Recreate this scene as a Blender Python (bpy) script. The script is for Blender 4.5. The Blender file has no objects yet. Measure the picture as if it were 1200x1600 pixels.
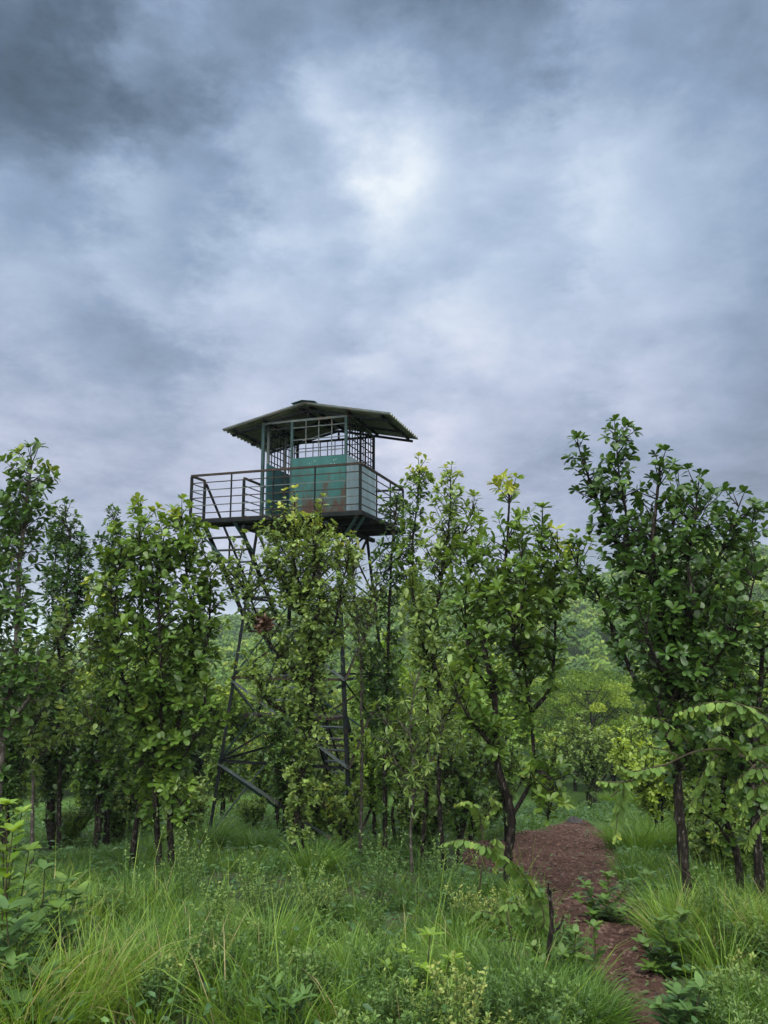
import bpy, math, random
import numpy as np
from math import radians, sin, cos, pi, atan, tan, sqrt

R = np.random.default_rng(7)
random.seed(7)
SC = bpy.context.scene
COL = SC.collection

# ------------------------------------------------------------------ camera
EYE = np.array([0.0, 0.0, 1.6]); PITCH = radians(9.46); F = 1200.0
CR = np.array([1.0, 0, 0]); CU = np.array([0, -sin(PITCH), cos(PITCH)]); CF = np.array([0, cos(PITCH), sin(PITCH)])
cam = bpy.data.cameras.new("camera"); camo = bpy.data.objects.new("camera", cam); COL.objects.link(camo)
camo.location = EYE; camo.rotation_euler = (pi/2 + PITCH, 0, 0)
cam.sensor_fit = 'VERTICAL'; cam.sensor_height = 24; cam.lens = 18.0
cam.clip_start = 0.05; cam.clip_end = 20000
SC.camera = camo

def ray(px, py):
    return CF + CR*((px-600)/F) + CU*((800-py)/F)
def at(px, py, Y):
    d = ray(px, py); return EYE + d*(Y/d[1])

# ------------------------------------------------------------------ mesh helpers
class MB:
    """collects vertices and faces (numpy) and links them as ONE mesh object"""
    def __init__(s): s.v=[]; s.f=[]; s.t=[]; s.n=0
    def add(s, V, faces, tint=0.5):
        V = np.asarray(V, float).reshape(-1,3)
        for f in faces:
            f = np.asarray(f, np.int64)
            if len(f): s.f.append(f + s.n)
        s.v.append(V)
        s.t.append(np.broadcast_to(np.asarray(tint, float), (len(V),)).copy()); s.n += len(V)
    def build(s, name, mat, parent=None, origin=None, smooth=True):
        V = np.concatenate(s.v) if s.v else np.zeros((0,3))
        if origin is not None: V = V - np.asarray(origin)
        me = bpy.data.meshes.new(name)
        me.vertices.add(len(V)); me.vertices.foreach_set("co", V.astype(np.float32).ravel())
        loops = np.concatenate([f.ravel() for f in s.f]); tot = np.concatenate([np.full(len(f), f.shape[1]) for f in s.f])
        start = np.concatenate([[0], np.cumsum(tot)[:-1]])
        me.loops.add(len(loops)); me.loops.foreach_set("vertex_index", loops.astype(np.int32))
        me.polygons.add(len(tot)); me.polygons.foreach_set("loop_start", start.astype(np.int32))
        if smooth: me.polygons.foreach_set("use_smooth", np.ones(len(tot), bool))
        a = me.attributes.new("tint", 'FLOAT', 'POINT'); a.data.foreach_set("value", np.concatenate(s.t).astype(np.float32))
        me.update(calc_edges=True); me.validate()
        if not smooth: me.polygons.foreach_set("use_smooth", np.zeros(len(tot), bool))
        me.materials.append(mat)
        o = bpy.data.objects.new(name, me); COL.objects.link(o)
        if parent is not None: o.parent = parent
        return o
    # solids
    def box(s, a, b, tint=.5):
        (x0,y0,z0),(x1,y1,z1) = a,b
        V = [(x0,y0,z0),(x1,y0,z0),(x1,y1,z0),(x0,y1,z0),(x0,y0,z1),(x1,y0,z1),(x1,y1,z1),(x0,y1,z1)]
        s.add(V, [[(0,3,2,1),(4,5,6,7),(0,1,5,4),(1,2,6,5),(2,3,7,6),(3,0,4,7)]], tint)
    def bar(s, p, q, w, h=None, up=(0,0,1), tint=.5):
        h = h or w; p=np.array(p,float); q=np.array(q,float); d=q-p; d/=np.linalg.norm(d)
        u=np.array(up,float)
        if abs(d@u)>.97: u=np.array([0,1.0,0])
        a=np.cross(d,u); a/=np.linalg.norm(a); b=np.cross(a,d)
        V=[]
        for c in (p,q):
            for i,j in ((-1,-1),(1,-1),(1,1),(-1,1)): V.append(c+a*i*w/2+b*j*h/2)
        s.add(V, [[(0,1,2,3),(7,6,5,4),(0,4,5,1),(1,5,6,2),(2,6,7,3),(3,7,4,0)]], tint)
    def angle(s, p, q, w, ax, ay, th=.009, tint=.5):
        """an L-section bar, its two flanges along the directions ax and ay"""
        p=np.array(p,float); q=np.array(q,float); ax=np.array(ax,float); ay=np.array(ay,float)
        prof=[(0,0),(w,0),(w,th),(th,th),(th,w),(0,w)]
        V=[c+ax*x+ay*y for c in (p,q) for x,y in prof]
        s.add(V, [[(i,(i+1)%6,(i+1)%6+6,i+6) for i in range(6)],[(0,1,2,3),(0,3,4,5),(9,8,7,6),(11,10,9,6)]], tint)
    def tube(s, P, rad, sides=7, tint=.5, cap=True):
        P=np.asarray(P,float); n=len(P); rad=np.broadcast_to(np.asarray(rad,float),(n,))
        T=np.gradient(P,axis=0); T/=np.linalg.norm(T,axis=1)[:,None]+1e-9
        ref=np.where(np.abs(T[:,:1])>.9, np.array([[0,1.,0]]), np.array([[1.,.1,0]]))
        A=np.cross(T,ref); A/=np.linalg.norm(A,axis=1)[:,None]+1e-9; B=np.cross(T,A)
        th=np.arange(sides)*2*pi/sides
        V=P[:,None,:]+rad[:,None,None]*(A[:,None,:]*np.cos(th)[None,:,None]+B[:,None,:]*np.sin(th)[None,:,None])
        i=np.arange(n-1)[:,None]*sides; j=np.arange(sides)[None,:]; k=(j+1)%sides
        f=np.stack([i+j,i+sides+j,i+sides+k,i+k],-1).reshape(-1,4)
        V=V.reshape(-1,3); fs=[f]
        if cap:
            V=np.vstack([V,P[-1:]+T[-1:]*rad[-1]*.6]); e=(n-1)*sides
            fs.append(np.array([(e+a,len(V)-1,e+(a+1)%sides) for a in range(sides)])[:, ::-1])
        s.add(V, fs, tint)
    # leaves, vectorised
    def leaves(s, P, D, N, L, W, tint, shape='obovate', fold=.18, curl=.25, fine=True):
        P=np.asarray(P,float); n=len(P)
        if n==0: return
        D=np.asarray(D,float); D=D/(np.linalg.norm(D,axis=1)[:,None]+1e-9)
        S=np.cross(D,N); S/=np.linalg.norm(S,axis=1)[:,None]+1e-9; N=np.cross(S,D)
        L=np.broadcast_to(L,(n,)); W=np.broadcast_to(W,(n,))
        if fine:
            st=[.30,.66,.91]; w={'obovate':[.30,.50,.36],'ovate':[.46,.44,.20],'lance':[.40,.46,.2],'round':[.44,.50,.30]}[shape]
        else:
            st=[.34,.78]; w={'obovate':[.32,.48],'ovate':[.5,.32],'lance':[.46,.3],'round':[.5,.46]}[shape]
        m=len(st); ts=[0]+st+[1.0]
        c=[P + D*(t*L)[:,None] - N*(curl*t*t*L)[:,None] for t in ts]
        l=[c[i+1]+S*(w[i]*W)[:,None]+N*(fold*w[i]*W)[:,None] for i in range(m)]
        r=[c[i+1]-S*(w[i]*W)[:,None]+N*(fold*w[i]*W)[:,None] for i in range(m)]
        V=np.stack(c+l+r,1); k=V.shape[1]; lo=m+2; ro=2*m+2
        tri=[(0,1,lo),(0,ro,1),(m,m+1,lo+m-1),(m,ro+m-1,m+1)]
        quad=[(i,i+1,lo+i,lo+i-1) for i in range(1,m)]+[(i,ro+i-1,ro+i,i+1) for i in range(1,m)]
        off=(np.arange(n)*k)[:,None,None]
        s.add(V.reshape(-1,3), [(np.array(tri)[None]+off).reshape(-1,3),(np.array(quad)[None]+off).reshape(-1,4)], np.repeat(np.broadcast_to(tint,(n,)),k))

def empty(name, loc, rz=0):
    o=bpy.data.objects.new(name,None); COL.objects.link(o); o.location=loc; o.rotation_euler=(0,0,rz); o.empty_display_size=.2; return o
def tag(o,label=None,cat=None,group=None,kind=None):
    if label: o['label']=label
    if cat: o['category']=cat
    if group: o['group']=group
    if kind: o['kind']=kind
    return o
def unit(v): v=np.asarray(v,float); return v/(np.linalg.norm(v)+1e-9)
def spline(P, per=6):
    P=np.asarray(P,float); n=len(P)
    if n<3: 
        t=np.linspace(0,1,per+1)[:,None]; return P[0]*(1-t)+P[-1]*t
    Q=np.vstack([2*P[0]-P[1],P,2*P[-1]-P[-2]]); out=[]
    for i in range(1,n):
        a,b,c,d=Q[i-1],Q[i],Q[i+1],Q[i+2]
        for t in np.arange(per)/per:
            out.append(.5*((2*b)+(c-a)*t+(2*a-5*b+4*c-d)*t*t+(3*b-a-3*c+d)*t**3))
    out.append(P[-1]); return np.array(out)

# ------------------------------------------------------------------ materials
def new_mat(name):
    m=bpy.data.materials.new(name); m.use_nodes=True; nt=m.node_tree; nt.nodes.clear()
    out=nt.nodes.new('ShaderNodeOutputMaterial'); return m,nt,out
def nd(nt,t,**kw):
    n=nt.nodes.new(t)
    for k,v in kw.items():
        if hasattr(n,k): setattr(n,k,v)
        else: n.inputs[k].default_value=v
    return n
def ramp(nt,fac,stops,interp='LINEAR'):
    r=nt.nodes.new('ShaderNodeValToRGB'); cr=r.color_ramp; cr.interpolation=interp
    while len(cr.elements)<len(stops): cr.elements.new(.5)
    for e,(p,c) in zip(cr.elements,stops): e.position=p; e.color=(*c,1)
    nt.links.new(fac,r.inputs[0]); return r.outputs[0]
def coords(nt): return nt.nodes.new('ShaderNodeTexCoord').outputs['Object']

def leaf_mat(name, stops, rough=.42, spec=.45, transl=.3, tmul=1.5):
    m,nt,out=new_mat(name)
    a=nd(nt,'ShaderNodeAttribute',attribute_name='tint')
    c=ramp(nt,a.outputs['Fac'],stops)
    # faint blotches of age on the blade
    no=nd(nt,'ShaderNodeTexNoise'); no.inputs['Scale'].default_value=9; no.inputs['Detail'].default_value=3; nt.links.new(coords(nt),no.inputs['Vector'])
    hs=nt.nodes.new('ShaderNodeHueSaturation'); nt.links.new(c,hs.inputs['Color'])
    mr=nd(nt,'ShaderNodeMapRange'); nt.links.new(no.outputs['Fac'],mr.inputs[0]); mr.inputs[1].default_value=.3; mr.inputs[2].default_value=.7; mr.inputs[3].default_value=.72; mr.inputs[4].default_value=1.28
    nt.links.new(mr.outputs[0],hs.inputs['Value'])
    p=nd(nt,'ShaderNodeBsdfPrincipled'); p.inputs['Roughness'].default_value=rough; p.inputs['Specular IOR Level'].default_value=spec
    nt.links.new(hs.outputs[0],p.inputs['Base Color'])
    tr=nt.nodes.new('ShaderNodeBsdfTranslucent')
    mx=nt.nodes.new('ShaderNodeMix'); mx.data_type='RGBA'; mx.blend_type='MULTIPLY'; mx.inputs[0].default_value=1
    nt.links.new(hs.outputs[0],mx.inputs[6]); mx.inputs[7].default_value=(tmul*1.15,tmul,tmul*.45,1); nt.links.new(mx.outputs[2],tr.inputs['Color'])
    ms=nt.nodes.new('ShaderNodeMixShader'); ms.inputs[0].default_value=transl
    nt.links.new(p.outputs[0],ms.inputs[1]); nt.links.new(tr.outputs[0],ms.inputs[2]); nt.links.new(ms.outputs[0],out.inputs[0])
    return m

def rough_mat(name, stops, scale=4, detail=6, rough=.9, bump=.3, bscale=20, spec=.2, stretch=(1,1,1), metallic=0, second=None):
    m,nt,out=new_mat(name); co=coords(nt)
    mp=nd(nt,'ShaderNodeMapping'); mp.inputs['Scale'].default_value=stretch; nt.links.new(co,mp.inputs[0])
    no=nd(nt,'ShaderNodeTexNoise'); no.inputs['Scale'].default_value=scale; no.inputs['Detail'].default_value=detail; no.inputs['Roughness'].default_value=.62; nt.links.new(mp.outputs[0],no.inputs['Vector'])
    c=ramp(nt,no.outputs['Fac'],stops)
    if second:
        n2=nd(nt,'ShaderNodeTexNoise'); n2.inputs['Scale'].default_value=second[0]; n2.inputs['Detail'].default_value=5; nt.links.new(mp.outputs[0],n2.inputs['Vector'])
        f=ramp(nt,n2.outputs['Fac'],[(second[1],(0,0,0)),(second[2],(1,1,1))])
        mx=nt.nodes.new('ShaderNodeMix'); mx.data_type='RGBA'; nt.links.new(f,mx.inputs[0]); nt.links.new(c,mx.inputs[6]); mx.inputs[7].default_value=(*second[3],1); c=mx.outputs[2]
    p=nd(nt,'ShaderNodeBsdfPrincipled'); p.inputs['Roughness'].default_value=rough; p.inputs['Specular IOR Level'].default_value=spec; p.inputs['Metallic'].default_value=metallic
    nt.links.new(c,p.inputs['Base Color'])
    nb=nd(nt,'ShaderNodeTexNoise'); nb.inputs['Scale'].default_value=bscale; nb.inputs['Detail'].default_value=5; nt.links.new(mp.outputs[0],nb.inputs['Vector'])
    b=nd(nt,'ShaderNodeBump'); b.inputs['Strength'].default_value=bump; b.inputs['Distance'].default_value=.05; nt.links.new(nb.outputs['Fac'],b.inputs['Height']); nt.links.new(b.outputs[0],p.inputs['Normal'])
    nt.links.new(p.outputs[0],out.inputs[0]); return m

M={}
# broad-leaved trees: tint 0 = oldest darkest leaf, 1 = fresh yellow shoot
M['leaf']=leaf_mat('tree_leaf',[(0,(.022,.056,.010)),(.35,(.05,.108,.015)),(.65,(.10,.178,.024)),(.85,(.14,.225,.038)),(1,(.27,.31,.045))])
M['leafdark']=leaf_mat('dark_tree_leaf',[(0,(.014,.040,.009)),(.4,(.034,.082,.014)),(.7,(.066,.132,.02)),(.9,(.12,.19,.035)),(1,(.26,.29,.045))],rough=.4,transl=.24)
M['leafpale']=leaf_mat('pale_tree_leaf',[(0,(.038,.08,.02)),(.4,(.08,.145,.03)),(.7,(.135,.205,.042)),(.9,(.18,.27,.06)),(1,(.29,.34,.06))])
M['frond']=leaf_mat('frond_leaflet',[(0,(.035,.078,.02)),(.5,(.08,.145,.03)),(.85,(.15,.22,.045)),(1,(.30,.33,.04))],rough=.6,spec=.18,transl=.25)
M['broad']=leaf_mat('glaucous_leaf',[(0,(.016,.044,.014)),(.5,(.036,.086,.026)),(.8,(.075,.145,.034)),(1,(.18,.27,.03))],rough=.55,spec=.25,transl=.2)
M['bright']=leaf_mat('fresh_leaf',[(0,(.06,.14,.02)),(.5,(.12,.22,.025)),(1,(.26,.36,.05))],transl=.35)
M['grass']=leaf_mat('grass_blade',[(0,(.022,.066,.010)),(.4,(.06,.135,.016)),(.7,(.115,.215,.02)),(.92,(.19,.275,.033)),(1,(.30,.25,.13))],rough=.55,transl=.35)
M['herb']=leaf_mat('herb_leaf',[(0,(.03,.075,.018)),(.5,(.07,.14,.03)),(.85,(.135,.215,.045)),(1,(.24,.27,.07))],rough=.6,transl=.25)
M['cover']=leaf_mat('weed_leaf',[(0,(.02,.055,.018)),(.5,(.045,.105,.03)),(1,(.1,.18,.045))],transl=.25)
M['forest']=leaf_mat('forest_leaf',[(0,(.022,.056,.011)),(.35,(.055,.12,.018)),(.7,(.11,.19,.025)),(1,(.20,.26,.034))],transl=.2,spec=.15)
M['grove']=leaf_mat('grove_leaf',[(0,(.03,.07,.010)),(.5,(.10,.175,.018)),(1,(.20,.27,.03))],transl=.3,spec=.15)
M['dead']=leaf_mat('dry_leaf',[(0,(.018,.010,.006)),(.5,(.04,.02,.011)),(1,(.08,.04,.02))],transl=.1)
M['bark']=rough_mat('dark_bark',[(.35,(.006,.005,.0045)),(.55,(.016,.013,.011)),(.72,(.05,.043,.036))],scale=22,bump=1.0,bscale=38,stretch=(1,1,.4),second=(34,.57,.70,(.085,.083,.07)),spec=.1)
M['barkpale']=rough_mat('grey_bark',[(.35,(.03,.026,.022)),(.55,(.065,.058,.05)),(.72,(.14,.125,.11))],scale=18,bump=.9,bscale=34,stretch=(1,1,.4),second=(32,.58,.70,(.17,.17,.15)),spec=.1)
M['twig']=rough_mat('green_brown_twig',[(.3,(.022,.022,.012)),(.7,(.06,.05,.028))],scale=6,bump=.2)
M['soil']=rough_mat('ground_soil',[(.3,(.022,.03,.013)),(.5,(.04,.05,.02)),(.7,(.07,.06,.035))],scale=1.6,detail=8,bump=.8,bscale=9,second=(9,.5,.62,(.02,.04,.012)))
def green_beyond(m,y0,y1,col):
    nt=m.node_tree; p=[n for n in nt.nodes if n.type=='BSDF_PRINCIPLED'][0]; src=p.inputs['Base Color'].links[0].from_socket
    sx=nt.nodes.new('ShaderNodeSeparateXYZ'); nt.links.new(coords(nt),sx.inputs[0]); mr=nd(nt,'ShaderNodeMapRange'); nt.links.new(sx.outputs[1],mr.inputs[0]); mr.inputs[1].default_value=y0; mr.inputs[2].default_value=y1
    mx=nt.nodes.new('ShaderNodeMix'); mx.data_type='RGBA'; nt.links.new(mr.outputs[0],mx.inputs[0]); nt.links.new(src,mx.inputs[6]); mx.inputs[7].default_value=(*col,1); nt.links.new(mx.outputs[2],p.inputs['Base Color'])
green_beyond(M['soil'],14,26,(.05,.105,.018))
M['path']=rough_mat('red_laterite',[(.3,(.028,.013,.009)),(.5,(.060,.028,.020)),(.7,(.10,.052,.037))],scale=9.0,detail=10,bump=1.0,bscale=30,second=(1.1,.55,.75,(.075,.046,.036)))
M['gravel']=rough_mat('laterite_gravel',[(.3,(.018,.010,.009)),(.5,(.06,.032,.025)),(.72,(.17,.11,.09))],scale=11,detail=4,bump=.4,bscale=40)
M['rock']=rough_mat('dark_rock',[(.3,(.02,.02,.022)),(.7,(.06,.056,.055))],scale=6,bump=.6,bscale=15)
M['hill']=rough_mat('hill_ground',[(.3,(.03,.06,.02)),(.6,(.05,.09,.03)),(.8,(.08,.12,.04))],scale=.05,bump=0)
M['farhill']=rough_mat('far_hill',[(.3,(.03,.055,.025)),(.7,(.06,.09,.04))],scale=.006,bump=0)
M['steel']=rough_mat('dark_painted_steel',[(.35,(.006,.008,.009)),(.6,(.011,.014,.015)),(.8,(.025,.024,.022))],scale=5,rough=.8,bump=.15,bscale=40,spec=.06,second=(3.5,.6,.74,(.05,.027,.015)))
M['rustbar']=rough_mat('rusty_steel',[(.35,(.016,.013,.011)),(.6,(.032,.024,.019)),(.8,(.085,.055,.038))],scale=6,rough=.75,bump=.2,bscale=40,spec=.15)
M['tealbar']=rough_mat('teal_painted_steel',[(.35,(.008,.026,.026)),(.6,(.014,.042,.042)),(.8,(.04,.07,.068))],scale=5,rough=.6,bump=.1,bscale=40,spec=.2,second=(4,.58,.7,(.07,.045,.03)))
M['greybar']=rough_mat('worn_grey_steel',[(.35,(.035,.05,.05)),(.6,(.065,.085,.085)),(.8,(.13,.15,.145))],scale=5,rough=.6,bump=.1,bscale=40,spec=.3,second=(4,.56,.7,(.10,.07,.05)))
M['floor']=rough_mat('rusted_deck_plate',[(.3,(.012,.010,.009)),(.6,(.026,.02,.017)),(.8,(.07,.045,.034))],scale=3,rough=.8,bump=.2,bscale=20)
M['roof']=rough_mat('weathered_roof_sheet',[(.3,(.15,.17,.14)),(.55,(.21,.225,.18)),(.8,(.28,.29,.23))],scale=2.5,rough=.55,bump=.08,bscale=20,spec=.4,second=(2.2,.58,.74,(.11,.09,.06)))
M['ridge']=rough_mat('blue_green_ridge_sheet',[(.3,(.03,.085,.11)),(.7,(.05,.13,.15))],scale=3,rough=.5,bump=.05)
M['cloth']=rough_mat('dark_cloth',[(.3,(.012,.012,.014)),(.7,(.03,.028,.028))],scale=9,bump=.5)
M['white']=rough_mat('faded_white_paint',[(.3,(.16,.24,.22)),(.7,(.3,.36,.34))],scale=8,bump=0)

def panel_mat(name, base, hi, rust, rust_lo, rust_hi, bottom):
    """painted sheet metal: brushed tone changes, chalky streaks, rust blotches that gather at the worn lower part"""
    m,nt,out=new_mat(name); co=coords(nt)
    mp=nd(nt,'ShaderNodeMapping'); mp.inputs['Scale'].default_value=(1.3,1.3,.5); nt.links.new(co,mp.inputs[0])
    n1=nd(nt,'ShaderNodeTexNoise'); n1.inputs['Scale'].default_value=2.6; n1.inputs['Detail'].default_value=9; n1.inputs['Roughness'].default_value=.65; nt.links.new(mp.outputs[0],n1.inputs['Vector'])
    c=ramp(nt,n1.outputs['Fac'],[(.3,base),(.55,tuple((a+b)/2 for a,b in zip(base,hi))),(.72,hi)])
    n2=nd(nt,'ShaderNodeTexNoise'); n2.inputs['Scale'].default_value=2.1; n2.inputs['Detail'].default_value=8; n2.inputs['Roughness'].default_value=.7; m2=nd(nt,'ShaderNodeMapping'); m2.inputs['Scale'].default_value=(1.8,1.8,.75); nt.links.new(co,m2.inputs[0]); nt.links.new(m2.outputs[0],n2.inputs['Vector'])
    sx=nt.nodes.new('ShaderNodeSeparateXYZ'); nt.links.new(co,sx.inputs[0])
    mr=nd(nt,'ShaderNodeMapRange'); nt.links.new(sx.outputs[2],mr.inputs[0]); mr.inputs[1].default_value=bottom+1.3; mr.inputs[2].default_value=bottom+.15; mr.inputs[3].default_value=-.14; mr.inputs[4].default_value=.10
    ad=nd(nt,'ShaderNodeMath',operation='ADD'); nt.links.new(n2.outputs['Fac'],ad.inputs[0]); nt.links.new(mr.outputs[0],ad.inputs[1])
    f=ramp(nt,ad.outputs[0],[(rust_lo,(0,0,0)),(rust_hi,(1,1,1))])
    mx=nt.nodes.new('ShaderNodeMix'); mx.data_type='RGBA'; nt.links.new(f,mx.inputs[0]); nt.links.new(c,mx.inputs[6]); mx.inputs[7].default_value=(*rust,1)
    p=nd(nt,'ShaderNodeBsdfPrincipled'); p.inputs['Roughness'].default_value=.62; p.inputs['Specular IOR Level'].default_value=.15; nt.links.new(mx.outputs[2],p.inputs['Base Color'])
    b=nd(nt,'ShaderNodeBump'); b.inputs['Strength'].default_value=.12; b.inputs['Distance'].default_value=.03; nt.links.new(n1.outputs['Fac'],b.inputs['Height']); nt.links.new(b.outputs[0],p.inputs['Normal'])
    nt.links.new(p.outputs[0],out.inputs[0]); return m

# ------------------------------------------------------------------ terrain
def smooth(a,b,x): t=np.clip((x-a)/(b-a),0,1); return t*t*(3-2*t)
RX=[-400,-160,-110,-65,-10,12,50,85,100,120,150,220,320,420]
RZ=[-18,-16,-6,4,8,15,17,19,26,33,29,33,26,20]
def ridge_h(x): return np.interp(x,RX,RZ)
MOUND=None
def ground_z(x,y):
    x=np.asarray(x,float); y=np.asarray(y,float)
    z=np.where(y<0,-.06*y,-.15*np.minimum(y,27))
    z=z-.19*np.clip(y-27,0,30)-.10*np.clip(y-57,0,40)
    z=z+.05*np.sin(x*1.3+.4)*np.sin(y*.9)+.03*np.sin(x*2.9+y*1.7)
    z=z-.05*np.clip(-x-4,0,40)*smooth(3,10,y)*.5
    # hill beyond the valley
    s=smooth(92,300,y)*np.where(y>300,1-.8*smooth(300,460,y),1)
    roll=3.5*np.sin(x*.045+1)*np.sin(y*.035)+2*np.sin(x*.09+y*.06)
    z=z+s*(ridge_h(x*300/np.maximum(y,120))+14+.0)+roll*smooth(90,150,y)*(1-smooth(230,300,y)*.7)
    if MOUND is not None:
        z=z+.10*np.exp(-((x-MOUND[0])**2/.9+(y-MOUND[1])**2/1.6))
    return z
def ground_hit(px,py):
    d=ray(px,py); t=2.0
    for _ in range(4000):
        p=EYE+d*t
        if p[2]<=ground_z(p[0],p[1]): break
        t+=.03
    return p
MOUND=ground_hit(895,1290)[:2].copy()

def grid(xs,ys,zf):
    X,Y=np.meshgrid(xs,ys); Z=zf(X,Y); V=np.stack([X,Y,Z],-1).reshape(-1,3); nx=len(xs); ny=len(ys)
    i=np.arange(ny-1)[:,None]*nx; j=np.arange(nx-1)[None,:]
    f=np.stack([i+j,i+j+1,i+nx+j+1,i+nx+j],-1).reshape(-1,4); return V,f
g=MB()
xs=np.concatenate([np.linspace(-4000,-460,9),np.linspace(-420,-70,50),np.linspace(-60,-13,40),np.linspace(-12,12,121),np.linspace(13,60,40),np.linspace(70,420,50),np.linspace(460,4000,9)])
ys=np.concatenate([np.linspace(-40,2.5,14),np.linspace(3,28,130),np.linspace(29,100,48),np.linspace(104,470,90),np.linspace(500,6000,12)])
V,f=grid(xs,ys,ground_z); g.add(V,[f])
tag(g.build('ground',M['soil']),kind='structure')

# distant blue hills along the horizon
fh=MB()
def far_z(x,y):
    h=70+55*np.sin(x*.0016+.5)+30*np.sin(x*.0041+2)+14*np.sin(x*.011)
    return -60+np.clip(h,5,200)*np.exp(-((y-3300)/600.0)**2)
V,f=grid(np.linspace(-4200,4200,160),np.linspace(2100,4500,24),far_z); fh.add(V,[f]); tag(fh.build('hills',M['farhill']),kind='structure')

# path: a red strip that widens into a bare patch and closes at the mound
PATH=[(1700,985,1090),(1640,978,1085),(1600,956,1072),(1560,932,1048),(1520,908,1030),(1480,880,1010),(1450,866,1000),(1420,860,990),(1400,848,980),(1385,820,975),(1370,790,972),(1358,745,972),(1345,716,970),(1334,708,965),(1322,728,960),(1312,785,952),(1302,836,943),(1294,866,930),(1288,878,922),(1283,884,912)]
pl=np.array([ground_hit(l,y) for y,l,r in PATH]); pr=np.array([ground_hit(r,y) for y,l,r in PATH])
pm=MB(); 
def dense(P): return spline(P,8)
dl,dr=dense(pl),dense(pr); nrow=len(dl); ncol=22
t=np.linspace(0,1,ncol)[None,:,None]
PV=dl[:,None,:]*(1-t)+dr[:,None,:]*t
jit=.07*np.sin(np.arange(nrow)*.9)+.06*np.sin(np.arange(nrow)*2.3+1)
PV[:,0,0]-=jit; PV[:,-1,0]+=jit[::-1]
PV[...,2]=ground_z(PV[...,0],PV[...,1])+.022+.012*np.sin(PV[...,0]*9)*np.sin(PV[...,1]*7)
PV[:,0,2]-=.05; PV[:,-1,2]-=.05
i=np.arange(nrow-1)[:,None]*ncol; j=np.arange(ncol-1)[None,:]
pm.add(PV.reshape(-1,3),[np.stack([i+j,i+j+1,i+ncol+j+1,i+ncol+j],-1).reshape(-1,4)])
tag(pm.build('path',M['path']),kind='structure')
PY=(dl[:,1]+dr[:,1])/2; o_=np.argsort(PY); PLx=dl[o_,0]; PRx=dr[o_,0]; PYs=PY[o_]
def on_path(x,y,m=0.0):
    return (x>np.interp(y,PYs,PLx)+m)&(x<np.interp(y,PYs,PRx)-m)&(y>PYs[0])&(y<PYs[-1])

# gravel lying on the path
gv=MB(); n=9000
y=R.uniform(PYs[0],PYs[-1],n*2); l=np.interp(y,PYs,PLx); r=np.interp(y,PYs,PRx); x=l+(r-l)*R.uniform(.02,.98,len(y))
keep=R.uniform(0,1,len(y))<np.clip((r-l)/2.5,.1,1); x=x[keep][:n]; y=y[keep][:n]
oc=np.array([(1,0,0),(-1,0,0),(0,1,0),(0,-1,0),(0,0,1),(0,0,-1)],float); of=np.array([(0,2,4),(2,1,4),(1,3,4),(3,0,4),(2,0,5),(1,2,5),(3,1,5),(0,3,5)])
sz=.010+.034*R.random(len(x))**4
V=oc[None]*R.uniform(.6,1.3,(len(x),6,1))*sz[:,None,None]*np.array([1.2,1.2,.7]); a=R.uniform(0,2*pi,len(x))
Vx=V[...,0]*np.cos(a)[:,None]-V[...,1]*np.sin(a)[:,None]; Vy=V[...,0]*np.sin(a)[:,None]+V[...,1]*np.cos(a)[:,None]
V=np.stack([Vx+x[:,None],Vy+y[:,None],V[...,2]+(ground_z(x,y)+.026)[:,None]],-1)
gv.add(V.reshape(-1,3),[(of[None]+(np.arange(len(x))*6)[:,None,None]).reshape(-1,3)])
tag(gv.build('gravel',M['gravel'],smooth=False),kind='stuff')

# fallen leaves and bits of green scattered over the red ground
lt=MB(); n=700; y=R.uniform(PYs[0],PYs[-1],n); l=np.interp(y,PYs,PLx); r=np.interp(y,PYs,PRx); e=R.random(n); e=np.where(R.random(n)<.6,np.where(e<.5,e**2*1.2,1-(1-e)**2*1.2),e); x=l+(r-l)*e
az=R.uniform(0,2*pi,n); lt.leaves(np.stack([x,y,ground_z(x,y)+.045],1),np.stack([np.cos(az),np.sin(az),R.uniform(-.2,.3,n)],1),np.array([0,0,1.0])+R.normal(0,.3,(n,3)),R.uniform(.03,.09,n),R.uniform(.015,.045,n),R.random(n),'ovate',fold=.3,curl=.2,fine=False)
M['litter']=leaf_mat('fallen_leaf',[(0,(.03,.018,.012)),(.45,(.09,.055,.03)),(.7,(.05,.07,.02)),(1,(.06,.12,.025))],transl=.1)
tag(lt.build('leaf_litter',M['litter']),kind='stuff')

def rock(px,py,s,label):
    p=ground_hit(px,py); b=MB(); th=np.linspace(0,pi,7); ph=np.arange(10)*2*pi/10
    V=[];
    for t_ in th:
        for q in ph:
            k=s*(.8+.35*R.random()); V.append((k*1.3*sin(t_)*cos(q),k*sin(t_)*sin(q),k*.75*cos(t_)+s*.3))
    F_=[(i*10+j,i*10+(j+1)%10,(i+1)*10+(j+1)%10,(i+1)*10+j) for i in range(6) for j in range(10)]
    b.add(V,[F_]); o=b.build('rock',M['rock'],smooth=False); o.location=(p[0],p[1],float(ground_z(p[0],p[1]))); tag(o,label,'rock')
rock(898,1287,.16,'dark rock on the crest where the red path ends')

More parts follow.
